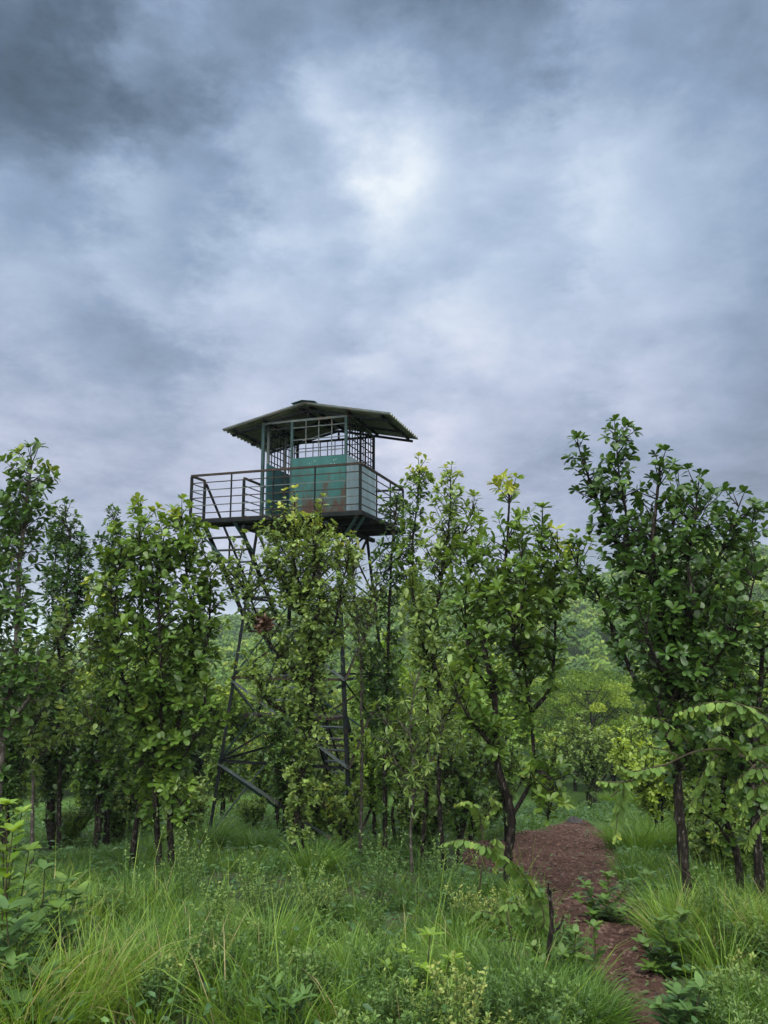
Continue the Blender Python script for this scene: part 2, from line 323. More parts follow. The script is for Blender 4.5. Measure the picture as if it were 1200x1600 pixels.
# ------------------------------------------------------------------ watchtower
YAW=radians(-18.4); TO=np.array([-1.775,19.1]); TZ=float(ground_z(*TO)); HP=4.465-TZ     # HP: deck height above the tower's foot
tower=empty('watchtower',(TO[0],TO[1],TZ),YAW)
tag(tower,'steel watchtower with teal cabin, corrugated roof and railed deck above the trees','watchtower')
def A(a,b,z=0.0): return np.array([1.9-a,b-1.7,z])      # a: metres left of the near right deck corner, b: metres back, z from the foot
def part(mb,name,mat,parent=tower,smooth=False,label=None):
    o=mb.build(name,mat,parent,smooth=smooth)
    if label: o['label']=label
    return o
def world_to_ground(p):
    wx=TO[0]+p[0]*cos(YAW)-p[1]*sin(YAW); wy=TO[1]+p[0]*sin(YAW)+p[1]*cos(YAW); return float(ground_z(wx,wy))-TZ
CA,CB=1.9,1.75; HT,HB=1.05,1.73
def leg_at(i,j,z):
    k=HB+(HT-HB)*(z/HP); return A(CA+i*k,CB+j*k,z)
for i in (1,-1):
    for j in (-1,1):
        foot=leg_at(i,j,-1.2); zz=world_to_ground(leg_at(i,j,0))-.25; p=leg_at(i,j,zz); q=leg_at(i,j,HP-.06)
        m=MB(); m.angle(p,q,.078,(i,0,0) if 0 else (1.0*i,0,0),(0,-1.0*j,0)); part(m,'leg',M['steel'])
def brace(p,q,w=.055,mat='steel',name='brace'):
    w*=.78
    m=MB(); p=np.array(p,float); q=np.array(q,float); d=unit(q-p)
    up=np.array([0,0,1.0]); s=unit(np.cross(d,up)); u=unit(np.cross(s,d))
    m.angle(p,q,w,s,u,.008); return part(m,name,M[mat])
C4=[(1,-1),(-1,-1),(-1,1),(1,1)]    # near left, near right, far right, far left
ZL=[0,1.66,3.5,5.35,HP-.1]
for z in ZL[1:4]:
    for k in range(4): brace(leg_at(*C4[k],z),leg_at(*C4[(k+1)%4],z),.07,'rustbar' if (k+int(z))%3==0 else 'steel','girt')
mats=['greybar','steel','rustbar','tealbar']; q=0
for b in range(4):
    for k in range(4):
        a_,c_=C4[k],C4[(k+1)%4]
        if not (b==0 and k in (1,2)): brace(leg_at(*a_,ZL[b+1]-.05),leg_at(*c_,ZL[b]+.0),.06,'greybar' if b==0 else mats[q%4])
        if b>0 or k in (1,3): brace(leg_at(*a_,ZL[b]+.02),leg_at(*c_,ZL[b+1]-.08),.06,'tealbar' if (b==0 and k==3) else mats[(q+1)%4])
        q+=1
# deck: main floor and stair landing, rim channels, joists
m=MB()
m.box(tuple(A(3.31,0,HP-.05)),tuple(A(0,3.3,HP)))
m.box(tuple(A(4.43,0,HP-.05)),tuple(A(3.312,.66,HP)))
deck=part(m,'deck',M['floor'])
m=MB()
for p_,q_ in ((A(4.45,-.02,HP-.07),A(-.02,-.02,HP-.07)),(A(-.02,-.02,HP-.07),A(-.02,3.32,HP-.07)),(A(-.02,3.32,HP-.07),A(3.31,3.32,HP-.07)),(A(3.33,3.32,HP-.07),A(3.33,.68,HP-.07)),(A(4.45,-.02,HP-.07),A(4.45,.68,HP-.07)),(A(4.45,.68,HP-.07),A(3.33,.68,HP-.07))):
    m.bar(p_,q_,.045,.09)
part(m,'rim',M['steel'],deck)
for b in (.7,1.7,2.75):
    m=MB(); m.bar(A(3.3,b,HP-.14),A(0,b,HP-.14),.07,.14); part(m,'joist',M['steel'],deck)
for a in (.85,2.95):
    m=MB(); m.bar(A(a,0,HP-.26),A(a,3.3,HP-.26),.08,.1); part(m,'joist',M['steel'],deck)
# knee braces under the deck
for p_,q_ in ((A(.1,.02,HP-.12),leg_at(-1,-1,HP-.75)),(A(3.2,.02,HP-.12),leg_at(1,-1,HP-.75)),(A(4.38,.05,HP-.12),leg_at(1,-1,HP-1.5)),(A(.1,3.2,HP-.12),leg_at(-1,1,HP-.9)),(A(3.2,3.2,HP-.12),leg_at(1,1,HP-.9)),(A(0.05,.3,HP-.12),leg_at(-1,-1,HP-1.0))):
    m=MB(); m.bar(p_,q_,.06,.05); part(m,'knee_brace',M['tealbar'])
# railings
def railing(p,q,posts,h=1.07,end=True,nbar=5,first=True):
    p=np.array(p); q=np.array(q)
    m=MB()
    m.bar(p+(0,0,h),q+(0,0,h),.05,.05)
    rr=part(m,'railing',M['rustbar'])
    for k in range(nbar):
        z=h*(k+.75)/(nbar+.75); m=MB(); m.bar(p+(0,0,z),q+(0,0,z),.018,.022); part(m,'rail_bar',M['greybar'] if k%2 else M['rustbar'],rr)
    for t_,w in posts:
        m=MB(); c=p+(q-p)*t_; m.bar(c,c+(0,0,h-.025),w,w); part(m,'rail_post',M['steel'],rr)
z=HP
railing(A(4.41,.02,z),A(.02,.02,z),[(.004,.055),(.252,.03),(.505,.03),(.745,.03),(.997,.055)])
railing(A(.02,.06,z),A(.02,3.26,z),[(.33,.03),(.66,.03),(1,.05)])
railing(A(.06,3.28,z),A(3.3,3.28,z),[(.3,.03),(.6,.03),(1,.05)])
railing(A(4.41,.07,z),A(4.41,.64,z),[(1,.055)])
railing(A(3.31,.64,z),A(3.31,3.24,z),[(0,.055),(.4,.03),(.75,.03)])
# stairs: three flights inside and beside the legs
def flight(a0,a1,b0,z0,b1,z1,rails=True):
    st=empty('staircase',(0,0,0)); st.parent=tower
    for a in (a0,a1):
        m=MB(); m.bar(A(a,b0,z0),A(a,b1,z1),.04,.13); part(m,'stringer',M['steel'],st)
        if rails and a==a0:
            m=MB(); m.bar(A(a,b0,z0+1.05),A(a,b1,z1+1.05),.045,.045); m.bar(A(a,(b0+b1)/2,(z0+z1)/2+.05),A(a,(b0+b1)/2,(z0+z1)/2+1.03),.035); part(m,'handrail',M['steel'],st)
    n=max(3,int(abs(z1-z0)/.27)); lo,hi=min(a0,a1),max(a0,a1)
    for k in range(1,n):
        t_=k/n; c0=A(hi-.03,b0+(b1-b0)*t_,z0+(z1-z0)*t_); c1=A(lo+.03,b0+(b1-b0)*t_,z0+(z1-z0)*t_)
        m=MB(); m.bar(c0,c1,.2,.03); part(m,'step',M['greybar'],st)
flight(4.38,3.42,.66,HP-.06,3.15,HP-2.6,1)
m=MB(); m.box(tuple(A(4.42,3.16,HP-2.66)),tuple(A(2.1,3.95,HP-2.6))); part(m,'landing',M['floor'])
flight(3.2,2.3,3.1,HP-2.62,1.45,HP-4.6,False)
m=MB(); m.box(tuple(A(3.25,.85,HP-4.66)),tuple(A(.85,1.42,HP-4.6))); part(m,'landing',M['floor'])
flight(1.8,.9,1.45,HP-4.62,3.6,HP-7.3)
# cabin
AL,AR,BF,BR=2.84,.65,.7,2.7; HC=2.42; PW=1.47; ADOOR=2.06
cab=MB(); cab.box(tuple(A(AL,BF,HP+.001)),tuple(A(AR,BR,HP+.012))); cab=part(cab,'cabin',M['floor'])
for a,b,w,mt in ((AL,BF,.07,'tealbar'),(AR,BF,.06,'tealbar'),(AL,BR,.06,'steel'),(AR,BR,.06,'steel'),(ADOOR,BF,.06,'tealbar'),(AR,(BF+BR)/2,.05,'steel'),(AL,BF+.28,.06,'greybar'),(AL,(BF+BR)/2+.25,.05,'greybar')):
    m=MB(); m.bar(A(a,b,HP),A(a,b,HP+HC-.03),w,w); part(m,'cabin_post',M[mt],cab)
for p_,q_ in ((A(AL+.035,BF,HP+HC),A(AR-.035,BF,HP+HC)),(A(AL,BF+.03,HP+HC),A(AL,BR-.03,HP+HC)),(A(AR,BF+.03,HP+HC),A(AR,BR-.03,HP+HC)),(A(AL+.035,BR,HP+HC),A(AR-.035,BR,HP+HC))):
    m=MB(); m.bar(p_,q_,.05,.055); part(m,'top_rail',M['greybar'] if p_[1]<-.5 else M['steel'],cab)
m=MB(); m.bar(A(AL-.03,BF,HP+HC-.17),A(ADOOR+.03,BF,HP+HC-.17),.03,.03); part(m,'lintel',M['steel'],cab)
M['teal']=panel_mat('worn_teal_sheet',(.012,.062,.060),(.03,.10,.095),(.045,.027,.02),.44,.60,HP)
M['pale']=panel_mat('faded_grey_blue_sheet',(.12,.18,.205),(.22,.295,.32),(.10,.08,.065),.62,.78,HP)
M['tealdark']=panel_mat('dull_blue_green_sheet',(.02,.075,.08),(.045,.12,.13),(.05,.04,.035),.64,.78,HP)
def sheet(p,q,z0,z1,mat,th=.012):
    m=MB(); p=np.array(p);q=np.array(q); d=unit(q-p); nrm=np.array([d[1],-d[0],0])
    n=14; hh=8
    for sgn in (1,-1):
        X=np.linspace(0,1,n); Z=np.linspace(z0,z1,hh)
        V=np.array([p+(q-p)*x_+np.array([0,0,z_])+nrm*(sgn*th/2+.006*sin(x_*9+z_*2)*sin(pi*x_)) for z_ in Z for x_ in X])
        f=[(a*n+b_,a*n+b_+1,(a+1)*n+b_+1,(a+1)*n+b_) for a in range(hh-1) for b_ in range(n-1)]
        m.add(V,[f if sgn==1 else [t_[::-1] for t_ in f]])
    # close the rim
    B=lambda s_,a,b_: s_*n*hh+a*n+b_
    rim=[(B(0,hh-1,b_),B(0,hh-1,b_+1),B(1,hh-1,b_+1),B(1,hh-1,b_)) for b_ in range(n-1)]+[(B(0,a,0),B(1,a,0),B(1,a+1,0),B(0,a+1,0)) for a in range(hh-1)]+[(B(0,a,n-1),B(0,a+1,n-1),B(1,a+1,n-1),B(1,a,n-1)) for a in range(hh-1)]
    m.f.append(np.array(rim)); return part(m,'wall_panel',M[mat],cab)
fp=sheet(A(ADOOR-.032,BF-.035,0),A(AR-.01,BF-.035,0),HP+.03,HP+PW,'teal'); fp['label']='teal front panel with brown rust patches'
sp=sheet(A(AR-.038,BF-.02,0),A(AR-.038,BR+.03,0),HP+.03,HP+PW,'pale'); sp['label']='faded grey blue side panel'
sheet(A(AL+.042,BF+.3,0),A(AL+.042,BR,0),HP+.03,HP+PW,'tealdark')
sheet(A(AR+.03,BR+.038,0),A(AL,BR+.038,0),HP+.03,HP+PW-.1,'tealdark')
m=MB()   # flakes of white paint scratched on the front panel
for k in range(7):
    a=AR+.12+.85*R.random(); zz=HP+PW-.06-.16*R.random(); dx=.02+.03*R.random()
    m.bar(A(a,BF-.0455,zz),A(a-dx,BF-.0455,zz+R.uniform(-.03,.03)),.004,.009,up=(0,0,1))
part(m,'paint_flakes',M['white'],fp)
def grille(p,q,z0,z1,nv,nh,mat='greybar',w=.02):
    p=np.array(p);q=np.array(q); m=MB(); d=unit(q-p)
    for k in range(1,nv+1):
        c=p+(q-p)*k/(nv+1); m.bar(c+(0,0,z0),c+(0,0,z1),w,w)
    for k in range(nh):
        zz=z0+(z1-z0)*(k+.5)/(nh+.0); off=np.array([d[1],-d[0],0])*(w+.001); m.bar(p+off+(0,0,zz),q+off+(0,0,zz),w,w)
    part(m,'grille',M[mat],cab)
zt=HP+HC-.03
grille(A(ADOOR-.03,BF,0),A(AR+.03,BF,0),HP+PW,zt,3,3)
grille(A(AR,BF+.03,0),A(AR,BR-.03,0),HP+PW,zt,9,5,'steel')
grille(A(AL,BR-.03,0),A(AL,BF+.3,0),HP+PW,zt,9,5,'steel')
grille(A(AR+.03,BR,0),A(AL-.03,BR,0),HP+PW-.1,zt,9,4,'steel',.018)
m=MB(); m.bar(A(ADOOR+.02,BF+.03,HP+.04),A(ADOOR+.02,BF+.03,HP+1.45),.03,.03); m.bar(A(AL-.06,BF+.05,HP+.05),A(AL-.06,BF+.78,HP+.05),.03,.03)
part(m,'door_frame',M['rustbar'],cab)
ds=MB(); ds.box(tuple(A(AL-.065,BF+.06,HP+.06)),tuple(A(AL-.09,BF+.78,HP+PW-.05))); o=part(ds,'door',M['tealdark'],cab); o['label']='blue green cabin door swung open inside'
# roof
RZE=HP+2.29; RZR=HP+2.77; AE0,AE1,AM=-.55,3.83,1.64; B0,B1=.42,2.78
roof=None
def slope(a_e):
    nb=150; na=8; m=MB(); bs=np.linspace(B0,B1,nb); tt=np.linspace(0,1,na)
    for sgn in (1,-1):
        V=[]
        for t_ in tt:
            for b_ in bs:
                V.append(A(AM+(a_e-AM)*t_, b_, RZR+(RZE-RZR)*t_+.026*max(-1,min(1,1.9*sin(2*pi*b_/.175)))+sgn*.003))
        f=[(a*nb+k,a*nb+k+1,(a+1)*nb+k+1,(a+1)*nb+k) for a in range(na-1) for k in range(nb-1)]
        m.add(np.array(V),[f if (sgn==1)==(a_e<AM) else [q_[::-1] for q_ in f]])
    return m
rm=slope(AE0)
m2=slope(AE1)
for v_,f_ in zip(m2.v,m2.f): rm.add(v_,[])
base=sum(len(v_) for v_ in m2.v); 
for f_ in m2.f: rm.f.append(f_+(rm.n-base))
roof=part(rm,'roof',M['roof'],smooth=False)
m=MB()
for a_e in (AE0,AE1):
    s_=1 if a_e<AM else -1
    c=[A(AM,B0-.10,RZR+.045),A(AM-s_*.31,B0-.06,RZR+.0),A(AM-s_*.28,B1+.06,RZR-.005),A(AM,B1+.1,RZR+.045)]
    c2=[p_-np.array([0,0,.006]) for p_ in c]
    m.add(c+c2,[[(0,1,2,3),(7,6,5,4),(0,4,5,1),(1,5,6,2),(2,6,7,3)]])
part(m,'ridge_cap',M['ridge'],roof)
def rp(a,b,dz): 
    t_=abs((a-AM)/((AE0 if a<AM else AE1)-AM)); return A(a,b,RZR+(RZE-RZR)*t_+dz)
for a in (-.3,.55,1.5,1.78,2.75,3.58):
    m=MB(); m.bar(rp(a,B0+.03,-.055),rp(a,B1-.03,-.055),.05,.06); part(m,'purlin',M['steel'],roof)
for b in (BF,(BF+BR)/2,BR-.03):
    for a_e in (AE0+.12,AE1-.12):
        m=MB(); m.bar(rp(AM,b,-.115),rp(a_e,b,-.115),.045,.06); part(m,'rafter',M['steel'],roof)
for a in (AM,):
    for b in (BF,BR):
        m=MB(); m.bar(A(a,b,HP+HC+.03),A(a,b,RZR-.14),.045,.045); part(m,'king_post',M['steel'],roof)
for a_e in (AE0,AE1):
    m=MB(); m.bar(rp(AM,B0-.012,.0),rp(a_e,B0-.012,.0),.01,.03); part(m,'fascia',M['greybar'],roof)
# a dark bundle hanging inside on the far grille
bd=MB(); th=np.linspace(0,2*pi,15)[:-1]
c=A(AL-.18,BR-.35,HP+1.55)
P=[c+np.array([.0,.13*cos(t_),.17*sin(t_)]) for t_ in np.linspace(0,2*pi,18)]
bd.tube(P,[.055+.02*sin(3*t_) for t_ in np.linspace(0,2*pi,18)],8); bd.bar(c+(0,0,.2),c+(-.1,0,.75),.012)
bo=bd.build('cloth_bundle',M['cloth']); bo.location=(TO[0],TO[1],TZ); bo.rotation_euler=(0,0,YAW); tag(bo,'dark coiled bundle hanging from the grille inside the tower cabin','bundle')

# ------------------------------------------------------------------ plants
def foliage(leafb, woodb, P, RAD, dens, ll, lw, shape, tint, topt, fine, top=None, up=.55, droop=.15, spread=.2, rosette=6, step=.045):
    """side shoots with leaves along a limb P; RAD is the foliage radius at each point"""
    seg=np.linalg.norm(np.diff(P,axis=0),axis=1); cum=np.concatenate([[0],np.cumsum(seg)]); tot=cum[-1]
    n=int(tot*dens)
    if n<1: return
    s=np.sort(R.uniform(0,tot,n)); LP,LD,LN,LS,LT=[],[],[],[],[]
    top=P[-1][2] if top is None else top
    # terminal shoot included as last shoots
    s=np.concatenate([s,np.full(3,tot)])
    ph1,ph2,wl=R.uniform(0,6),R.uniform(0,6),R.uniform(7.5,11)
    clump=np.zeros(len(s))
    for kk,si in enumerate(s):
        rad=np.interp(si,cum,RAD)
        if rad<.04: continue
        if R.random()>rad/.3: continue
        base=np.array([np.interp(si,cum,P[:,k]) for k in range(3)])
        az=R.uniform(0,2*pi); el=R.uniform(.1,up+.45)
        clump[kk]=.5+.3*sin(si*wl+ph1+1.2*sin(az+ph2))+.2*sin(si*wl*.43+2*az+ph2)
        if clump[kk]<.3 and R.random()<.75 and si<tot: continue
        L=rad*R.uniform(.5,1.1)*(.5+.75*clump[kk])
        if si>=tot: el=R.uniform(.9,1.5); L=max(.16,rad*1.1)
        d=np.array([cos(az)*cos(el),sin(az)*cos(el),sin(el)])
        m=max(3,int(L/step)); t_=np.linspace(.18,1,m)
        curve=np.array([0,0,R.uniform(-.1,.28)])
        pts=base+d*(t_*L)[:,None]+curve*((t_**2)*L)[:,None]
        tan_=unit(d+2*curve*.5)
        woodb.tube(np.vstack([base,base+(pts[m//2]-base),pts[-1]]),[.0085+.004*L,.006,.0035],4,cap=False)
        if R.random()<.05 and si<tot: continue      # a bare shoot
        # alternate leaves
        ang=np.arange(m)*2.4+R.uniform(0,6)
        a1=unit(np.cross(tan_,[.13,.21,1])); a2=np.cross(tan_,a1)
        out=np.cos(ang)[:,None]*a1+np.sin(ang)[:,None]*a2
        D=tan_*.55+out*1.0+np.array([0,0,.25])-np.array([0,0,droop])*R.uniform(0,3,(m,1))+R.normal(0,.24,(m,3))
        LP.append(pts+out*.012); LD.append(D)
        N=np.array([0,0,1.0])+out*.25+R.normal(0,.35,(m,3)); LN.append(N)
        LS.append(R.uniform(.45,1.2,m)*(1-.25*(R.random(m)<.3))); 
        tb=tint+R.normal(0,.07)+spread*(clump[kk]-.5)
        fresh=topt*np.clip(1-(top-pts[:,2])/.42,0,1)**1.3
        LT.append(np.clip(tb+R.normal(0,.10,m)+.16*t_**3+fresh+.45*(R.random(m)<.012),0.02,1))
        if rosette:
            k=rosette; an=np.arange(k)*2*pi/k+R.uniform(0,6)
            o2=np.cos(an)[:,None]*a1+np.sin(an)[:,None]*a2
            LP.append(np.repeat(pts[-1:],k,0)); LD.append(tan_*.8+o2+R.normal(0,.2,(k,3))); LN.append(np.array([0,0,1.0])+tan_*.5+R.normal(0,.3,(k,3)))
            LS.append(R.uniform(.6,1.05,k)); fr=topt*np.clip(1-(top-pts[-1,2])/.42,0,1)**1.3
            LT.append(np.clip(tb+.14+R.normal(0,.08,k)+fr*1.2,0.02,1))
    if LP:
        LS=np.concatenate(LS); k=len(LS)
        leafb.leaves(np.concatenate(LP),np.concatenate(LD),np.concatenate(LN),ll*LS,lw*LS*R.uniform(.8,1.2,k),np.concatenate(LT),shape,fold=.22,curl=.22,fine=fine)

def tree(name,label,Y,limbs,ll=.13,lw=.07,shape='obovate',mat='leaf',bark='bark',tint=.38,topt=.25,dens=30,r0=.06,group=None,cat='tree',fine=True,kx=1.0,crown='crown',fresh=None,**kw):
    """limbs: lists of (px,py,dY,foliage radius) drawn at distance Y; every point gets its own depth"""
    first=limbs[0][0]; bx=at(first[0],first[1],Y+first[2]); gz=float(ground_z(bx[0],bx[1]))
    root=empty(name,(bx[0],bx[1],gz)); tag(root,label,cat,group); O=np.array(root.location)
    wood,leaf=MB(),MB(); tops=[min(q[1] for q in l) for l in limbs]; dens=dens*1.45
    if fresh is None: fresh=(int(np.argmin(tops)),)
    for li,l in enumerate(limbs):
        P=np.array([at(a,b,Y+c) for a,b,c,_ in l]); ground=len(l[0])>3 and li in GROUND.get(id(limbs),(0,))
        rr=[q[3] for q in l]
        if ground:
            P=np.vstack([[P[0][0],P[0][1],float(ground_z(P[0][0],P[0][1]))-.1],P]) if P[0][2]>float(ground_z(P[0][0],P[0][1])) else P
            if len(rr)<len(P): rr=[0]+rr
        S=spline(P,7); S[1:-1]+=np.cumsum(R.normal(0,.006,(len(S)-2,3)),0)*np.sin(np.linspace(0,pi,len(S)-2))[:,None]
        RAD=np.interp(np.linspace(0,1,len(S)),np.linspace(0,1,len(rr)),rr)*kx
        a=r0*(1 if ground else .52); rad=a*(1-.82*np.linspace(0,1,len(S))**.8)
        if ground: rad[:4]*=np.array([1.5,1.3,1.15,1.05])
        rad*=1+.08*R.normal(0,1,len(S))
        wood.tube(S,rad,9 if ground else 7)
        foliage(leaf,wood,S,RAD,dens,ll,lw,shape,tint+R.normal(0,.03),topt if li in fresh else topt*.15,fine,**kw)
    wood.build('trunk',M[bark],root,O); leaf.build(crown,M[mat],root,O)
    return root
GROUND={}
def T(*a,ground=(0,),**k):
    GROUND[id(a[3])]=ground; return tree(*a,**k)

# --- left side
T('tree','tall slender tree at the left edge with bare grey upper trunk',11,[
  [(-10,1345,0,0),(0,1200,0,.1),(10,1110,.1,.35),(27,990,0,.38),(31,900,0,.36),(38,820,0,.48),(44,765,0,.44),(50,724,0,.2)],
  [(12,1100,.1,.2),(-12,1010,.3,.45),(-15,900,.3,.4),(5,830,.2,.3)],
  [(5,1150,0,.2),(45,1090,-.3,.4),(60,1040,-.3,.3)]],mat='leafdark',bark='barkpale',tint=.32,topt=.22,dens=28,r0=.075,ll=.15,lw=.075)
T('tree','dark slim tree with rounded top behind the tall tree at the left edge',15.5,[
  [(92,1330,0,0),(96,1100,0,.2),(100,980,0,.5),(104,900,0,.5),(108,850,0,.45),(102,806,0,.25)],
  [(97,1050,.2,.2),(82,950,.3,.4),(86,870,.3,.38),(90,825,.2,.2)],
  [(98,1000,-.2,.3),(122,930,-.2,.36),(125,860,-.1,.3)]],mat='leafdark',tint=.22,topt=.2,dens=32,r0=.055,fine=False,ll=.13)
T('tree','small dark spire of a tree between two left crowns',16,[
  [(166,1330,0,0),(168,1050,0,.25),(171,930,0,.4),(174,860,0,.32),(178,810,0,.2)]],mat='leafdark',tint=.22,topt=.2,dens=34,r0=.05,fine=False)
T('sapling','yellow green sapling on thin pale stem in front of left trunks',12.2,[
  [(50,1345,0,0),(51,1260,0,0),(52,1190,0,.2),(54,1110,0,.45),(80,1030,0,.5),(105,975,0,.3)],
  [(54,1130,0,.3),(105,1060,-.3,.5),(140,1010,-.3,.35)],
  [(53,1180,0,.3),(25,1110,.2,.4),(30,1050,.2,.35)],
  [(53,1190,0,.3),(100,1150,-.2,.5),(140,1130,-.2,.45)]],mat='leafpale',bark='barkpale',tint=.42,topt=.2,dens=22,r0=.04,ll=.12)
T('tree','wide leafy tree on two dark trunks left of the watchtower',12.3,[
  [(268,1365,0,0),(265,1290,0,.1),(263,1200,0,.4),(285,1080,0,.55),(298,980,.1,.55),(288,880,0,.5),(284,806,0,.22)],
  [(250,1362,0,0),(245,1290,0,.15),(240,1200,0,.45),(235,1080,-.1,.6),(225,960,0,.6),(220,870,0,.55),(217,800,0,.22)],
  [(241,1170,0,.2),(195,1060,-.3,.5),(180,950,-.4,.5),(190,860,-.3,.35)],
  [(283,1090,0,.3),(322,1010,.3,.4),(330,910,.4,.36),(316,850,.3,.26)],
  [(262,1220,0,.3),(305,1150,-.3,.42),(320,1100,-.3,.3)],
  [(250,1150,0,.3),(255,1050,-.5,.6),(250,950,-.5,.6),(252,860,-.3,.4)],
  [(255,1230,0,.3),(275,1240,-.3,.35),(290,1290,-.3,.2)]],ground=(0,1),fresh=(0,1),mat='leaf',tint=.37,topt=.26,dens=27,r0=.066,ll=.15,lw=.085,kx=.93)
T('tree','leaning dark trunked tree beside the two trunked leafy tree',12.7,[
  [(205,1360,0,0),(212,1290,0,0),(222,1225,0,.25),(205,1140,.2,.5),(170,1080,.3,.5),(150,1000,.4,.4),(158,930,.4,.3)],
  [(215,1255,0,.2),(175,1190,.3,.45),(135,1130,.4,.45)],
  [(222,1225,0,.3),(240,1150,.5,.4)]],mat='leaf',tint=.33,topt=.3,dens=30,r0=.065)
# --- middle
T('tree','leafy tree clad in shoots down its trunk before the watchtower',12.6,[
  [(455,1356,0,0),(458,1300,0,.12),(470,1200,0,.34),(484,1100,0,.45),(480,1020,0,.55),(466,930,0,.66),(458,870,0,.72),(463,826,0,.5)],
  [(470,1354,.1,0),(474,1300,.1,.18),(462,1210,0,.36)],
  [(476,1070,0,.3),(425,1010,.1,.5),(388,930,.2,.6),(372,885,.2,.45)],
  [(485,1060,0,.3),(520,985,.1,.4),(536,910,.2,.36),(545,865,.2,.24)],
  [(476,1130,0,.3),(420,1095,-.2,.42),(398,1050,-.2,.34)],
  [(482,1000,0,.3),(500,930,-.4,.5),(490,850,-.3,.4)],
  [(470,960,0,.3),(432,890,.1,.5),(430,835,.1,.42)],
  [(470,950,0,.3),(500,870,.1,.46),(496,826,.1,.4)]],ground=(0,1),mat='leafpale',tint=.44,topt=.3,dens=40,r0=.072,ll=.1,lw=.054,step=.035,rosette=7)
T('tree','narrow tree with yellow tip under the right of the tower deck',14,[
  [(563,1335,0,0),(566,1150,0,.08),(567,1060,0,.15),(566,990,0,.3),(560,930,0,.42),(553,885,0,.36),(550,846,0,.18)],
  [(566,1010,0,.2),(585,950,.2,.3),(588,900,.2,.2)]],mat='leafpale',bark='barkpale',tint=.42,topt=.6,dens=36,r0=.04,ll=.09,lw=.05,fine=False)
T('tree','dark dense slim tree beside the right corner of the tower deck',14.2,[
  [(604,1335,0,0),(604,1250,0,.1),(607,1130,0,.4),(608,1050,0,.42),(610,960,0,.3),(613,870,0,.4),(618,815,0,.42),(620,780,0,.2)],
  [(606,1150,0,.2),(580,1080,.1,.36),(575,1030,.1,.26)]],mat='leafdark',tint=.3,topt=.12,dens=30,r0=.06,ll=.115,lw=.066)
T('tree','lanky tree with tufted top on a bare stem right of tower',13.6,[
  [(660,1335,0,0),(668,1180,0,.1),(662,1040,0,.25),(648,930,0,.2),(645,860,0,.08),(651,800,0,.3),(654,760,0,.36),(655,732,0,.18)],
  [(650,940,0,.2),(632,890,.1,.36),(640,850,.1,.2)]],mat='leaf',tint=.36,topt=.45,dens=34,r0=.045,ll=.115)
T('tree','tall pointed tree just left of the forked tree with pale shoots',12.4,[
  [(692,1348,0,0),(684,1235,0,.06),(690,1110,0,.45),(676,1010,0,.5),(690,920,0,.6),(700,830,0,.5),(703,785,0,.4),(704,748,0,.2)],
  [(682,1070,0,.3),(655,980,.2,.45),(645,930,.2,.32)],
  [(690,1130,0,.3),(725,1070,.3,.45),(735,1010,.3,.4)],
  [(688,900,0,.3),(725,840,.1,.4),(738,800,.1,.25)]],mat='leafpale',tint=.42,topt=.3,dens=25,r0=.048,ll=.14,lw=.062,kx=.92)
T('tree','forked tree with two curving limbs at the edge of the red path',10.2,[
  [(790,1420,0,0),(794,1340,0,0),(798,1278,0,0),(776,1195,-.1,.06),(770,1100,-.1,.2),(755,1020,-.1,.4),(772,950,-.1,.4),(789,870,-.1,.46),(794,815,-.1,.38),(796,775,-.1,.2)],
  [(798,1280,0,0),(834,1205,.2,.08),(830,1120,.2,.22),(823,1060,.2,.3),(818,990,.2,.42),(832,910,.3,.48),(846,840,.3,.3)],
  [(828,1115,.2,0),(860,1070,.3,.1),(868,985,.3,.34),(864,920,.3,.4),(872,858,.3,.25)],
  [(768,1090,-.1,.2),(735,1020,.3,.4),(728,930,.4,.45),(742,860,.4,.35)],
  [(836,1200,.2,.1),(862,1225,-.1,.32),(856,1285,-.1,.26)],
  [(772,1170,-.1,.1),(735,1120,-.4,.36),(715,1090,-.4,.3)],
  [(822,1040,.2,.2),(800,990,-.5,.42),(815,930,-.5,.42),(815,870,-.4,.3)],
  [(866,950,.3,.3),(900,900,.5,.34),(908,870,.5,.25)]],fresh=(0,2),mat='leaf',tint=.36,topt=.35,dens=25,r0=.064,ll=.15,lw=.07,kx=1.0)
T('sapling','slender sapling with long narrow leaves left of the forked tree',11.4,[
  [(645,1385,0,0),(643,1310,0,.1),(646,1220,0,.36),(640,1140,0,.46),(648,1075,0,.3)],
  [(645,1240,0,.2),(680,1180,-.2,.4),(690,1140,-.2,.3)],
  [(643,1230,0,.2),(610,1170,.2,.36),(605,1130,.2,.26)]],mat='leafpale',bark='barkpale',tint=.42,topt=.15,dens=19,r0=.025,ll=.15,lw=.042,shape='lance')
